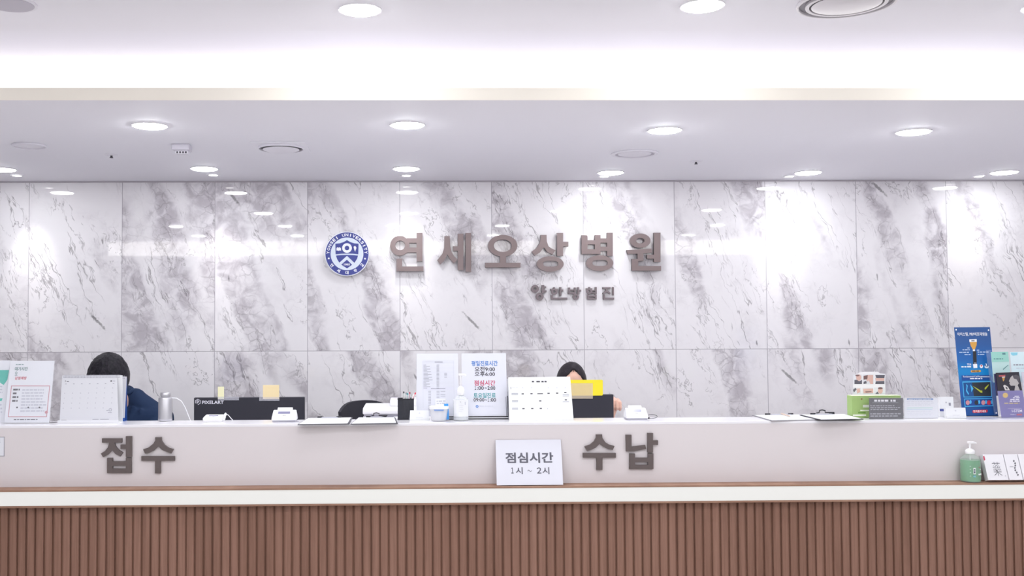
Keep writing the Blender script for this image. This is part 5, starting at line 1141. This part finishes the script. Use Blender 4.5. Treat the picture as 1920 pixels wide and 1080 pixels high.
for s in (-1, 1): b.capsule((hx+s*.085, 5.98, .51), (hx+s*.12, 5.53, .525), .096, .074, 18); b.capsule((hx+s*.12, 5.53, .51), (hx+s*.12, 5.58, .12), .070, .056, 18)
b.capsule((hx-.06, 5.99, .52), (hx+.06, 5.99, .52), .125, .125, 20); voxel(b, 'trousers', M_TROU, t, .009, 4)
for s in (-1, 1): b = B().capsule((hx+s*.12, 5.62, .05), (hx+s*.132, 5.41, .042), .049, .041, 16); voxel(b, 'shoe', M_SHOE, t, .006, 3)
facebits(H, t)
o = hairshell(H, .108, .120, .130, (0, -.012, .018), lambda r, f_, u: f_ > .25 and u < .20-.25*abs(r)**2 and abs(r) < .88, 0, .035, 3.1, M_HAIR1, t); shade(o)

# --- the person with parted dark hair, a hand raised beside the monitor
hx = at(1071.5, 700, 5.88).x; topz = at(1071, 681.5, 5.88).z
Hc = Vector((hx, 5.88, topz-.117)); H = headframe(Hc, 12)
t = thing('person', (hx, 6.08, 0), 'seated person with centre parted dark hair, face hidden by yellow paper, one hand raised', 'person')
shL, shR = Vector((hx-.165, 6.06, .955)), Vector((hx+.165, 6.05, .955))
b = B(); head(b, H, .070)
b.capsule((hx, 6.05, 1.02), H.p(0, -.03, -.06), .050, .050, 18)
b.capsule((hx, 6.12, .55), (hx, 6.10, .80), .115, .105, 20, flat=.8); b.capsule((hx, 6.10, .80), (hx, 6.06, .95), .11, .10, 20, flat=.75)
YH = 5.62; rt = at(1164.5, 760, YH).x; zk = at(1160, 746.5, YH).z; HX = rt-.043
wr = Vector((HX-.012, YH+.030, zk-.098)); el_ = Vector((hx+.235, 5.80, .79))
b.capsule(shR, el_, .042, .035); b.capsule(el_, wr, .034, .024)
b.capsule(wr, wr+Vector((.006, .004, .03)), .026, .032, flat=.7)
b.capsule(Vector((HX-.024, YH+.020, zk-.055)), Vector((HX-.024, YH+.012, zk-.012)), .021, .017); b.capsule(Vector((HX+.004, YH+.020, zk-.058)), Vector((HX+.004, YH+.010, zk-.010)), .021, .017); b.capsule(Vector((HX+.024, YH+.022, zk-.050)), Vector((HX+.026, YH+.014, zk-.016)), .018, .015)
for k in range(4):
    x = HX-.033+k*.0218; dz = (-.004, 0, -.003, -.012)[k]; L = (.9, 1, .95, .8)[k]
    finger(b, (x, YH+.004, zk+dz-.006), [(.05, -1, -.22), (0, -.30, -1), (-.02, .75, -.7)], [.030*L, .036*L, .022*L], .0104)
finger(b, wr+Vector((-.030, -.012, .030)), [(.15, -.6, .8), (.75, -.6, .35)], [.030, .026], .0105)
elL, wrL = Vector((hx-.26, 5.84, .79)), Vector((hx-.24, 5.64, .775))
b.capsule(shL, elL, .042, .035); b.capsule(elL, wrL, .034, .024); b.capsule(wrL, wrL+Vector((.015, -.06, -.004)), .024, .031, flat=.55)
for k in range(4): finger(b, wrL+Vector((.015+(k-1.5)*.019, -.075, -.004)), [(.1, -1, .05), (.1, -1, -.5), (.05, -.7, -.8)], [.036, .022, .016], .008)
finger(b, wrL+Vector((.035, -.025, -.002)), [(.8, -.8, -.1), (.4, -1, -.2)], [.030, .024], .009)
for s in (-1, 1):
    b.capsule((hx+s*.08, 6.12, .50), (hx+s*.10, 5.70, .51), .078, .056); b.capsule((hx+s*.10, 5.70, .49), (hx+s*.10, 5.76, .09), .050, .036); b.capsule((hx+s*.10, 5.78, .05), (hx+s*.105, 5.64, .04), .034, .027)
voxel(b, 'body', M_SKIN, t, .0038, 3, .4)
b = B()
b.capsule((hx, 6.13, .56), (hx, 6.11, .80), .132, .120, 24, flat=.85); b.capsule((hx, 6.11, .80), (hx, 6.07, .93), .125, .110, 24, flat=.8); b.capsule(shL, shR, .068, .068, 18); b.capsule((hx-.05, 6.06, .985), (hx+.05, 6.06, .985), .056, .056, 18)
for sh, e2 in ((shL, elL), (shR, el_)): b.capsule(sh, sh.lerp(e2, .75), .062, .052, 18)
voxel(b, 'top', mat('dark_uniform_cloth', rgb('2c3550'), .75), t, .007, 5)
b = B()
for s in (-1, 1): b.capsule((hx+s*.08, 6.13, .51), (hx+s*.10, 5.71, .515), .090, .068, 18); b.capsule((hx+s*.10, 5.71, .50), (hx+s*.10, 5.76, .12), .062, .050, 18)
b.capsule((hx-.05, 6.14, .52), (hx+.05, 6.14, .52), .118, .118, 20); voxel(b, 'trousers', M_TROU, t, .009, 4)
for s in (-1, 1): b = B().capsule((hx+s*.10, 5.80, .045), (hx+s*.107, 5.61, .04), .044, .037, 16); voxel(b, 'shoe', M_SHOE, t, .006, 3)
facebits(H, t)
o = hairshell(H, .0875, .106, .121, (0, -.006, .006), lambda r, f_, u: f_ > .05 and u < .80-0.9*abs(r)**1.3-(.10 if abs(r) < .03 else 0) and abs(r) < .97, 0, .010, 5.7, M_HAIR2, t); shade(o)
B().ball(H.p(0, -.115, .01), (.036, .030, .036), fr=H, nu=20, nv=14).build('hair_bun', M_HAIR2, t, smooth=True)
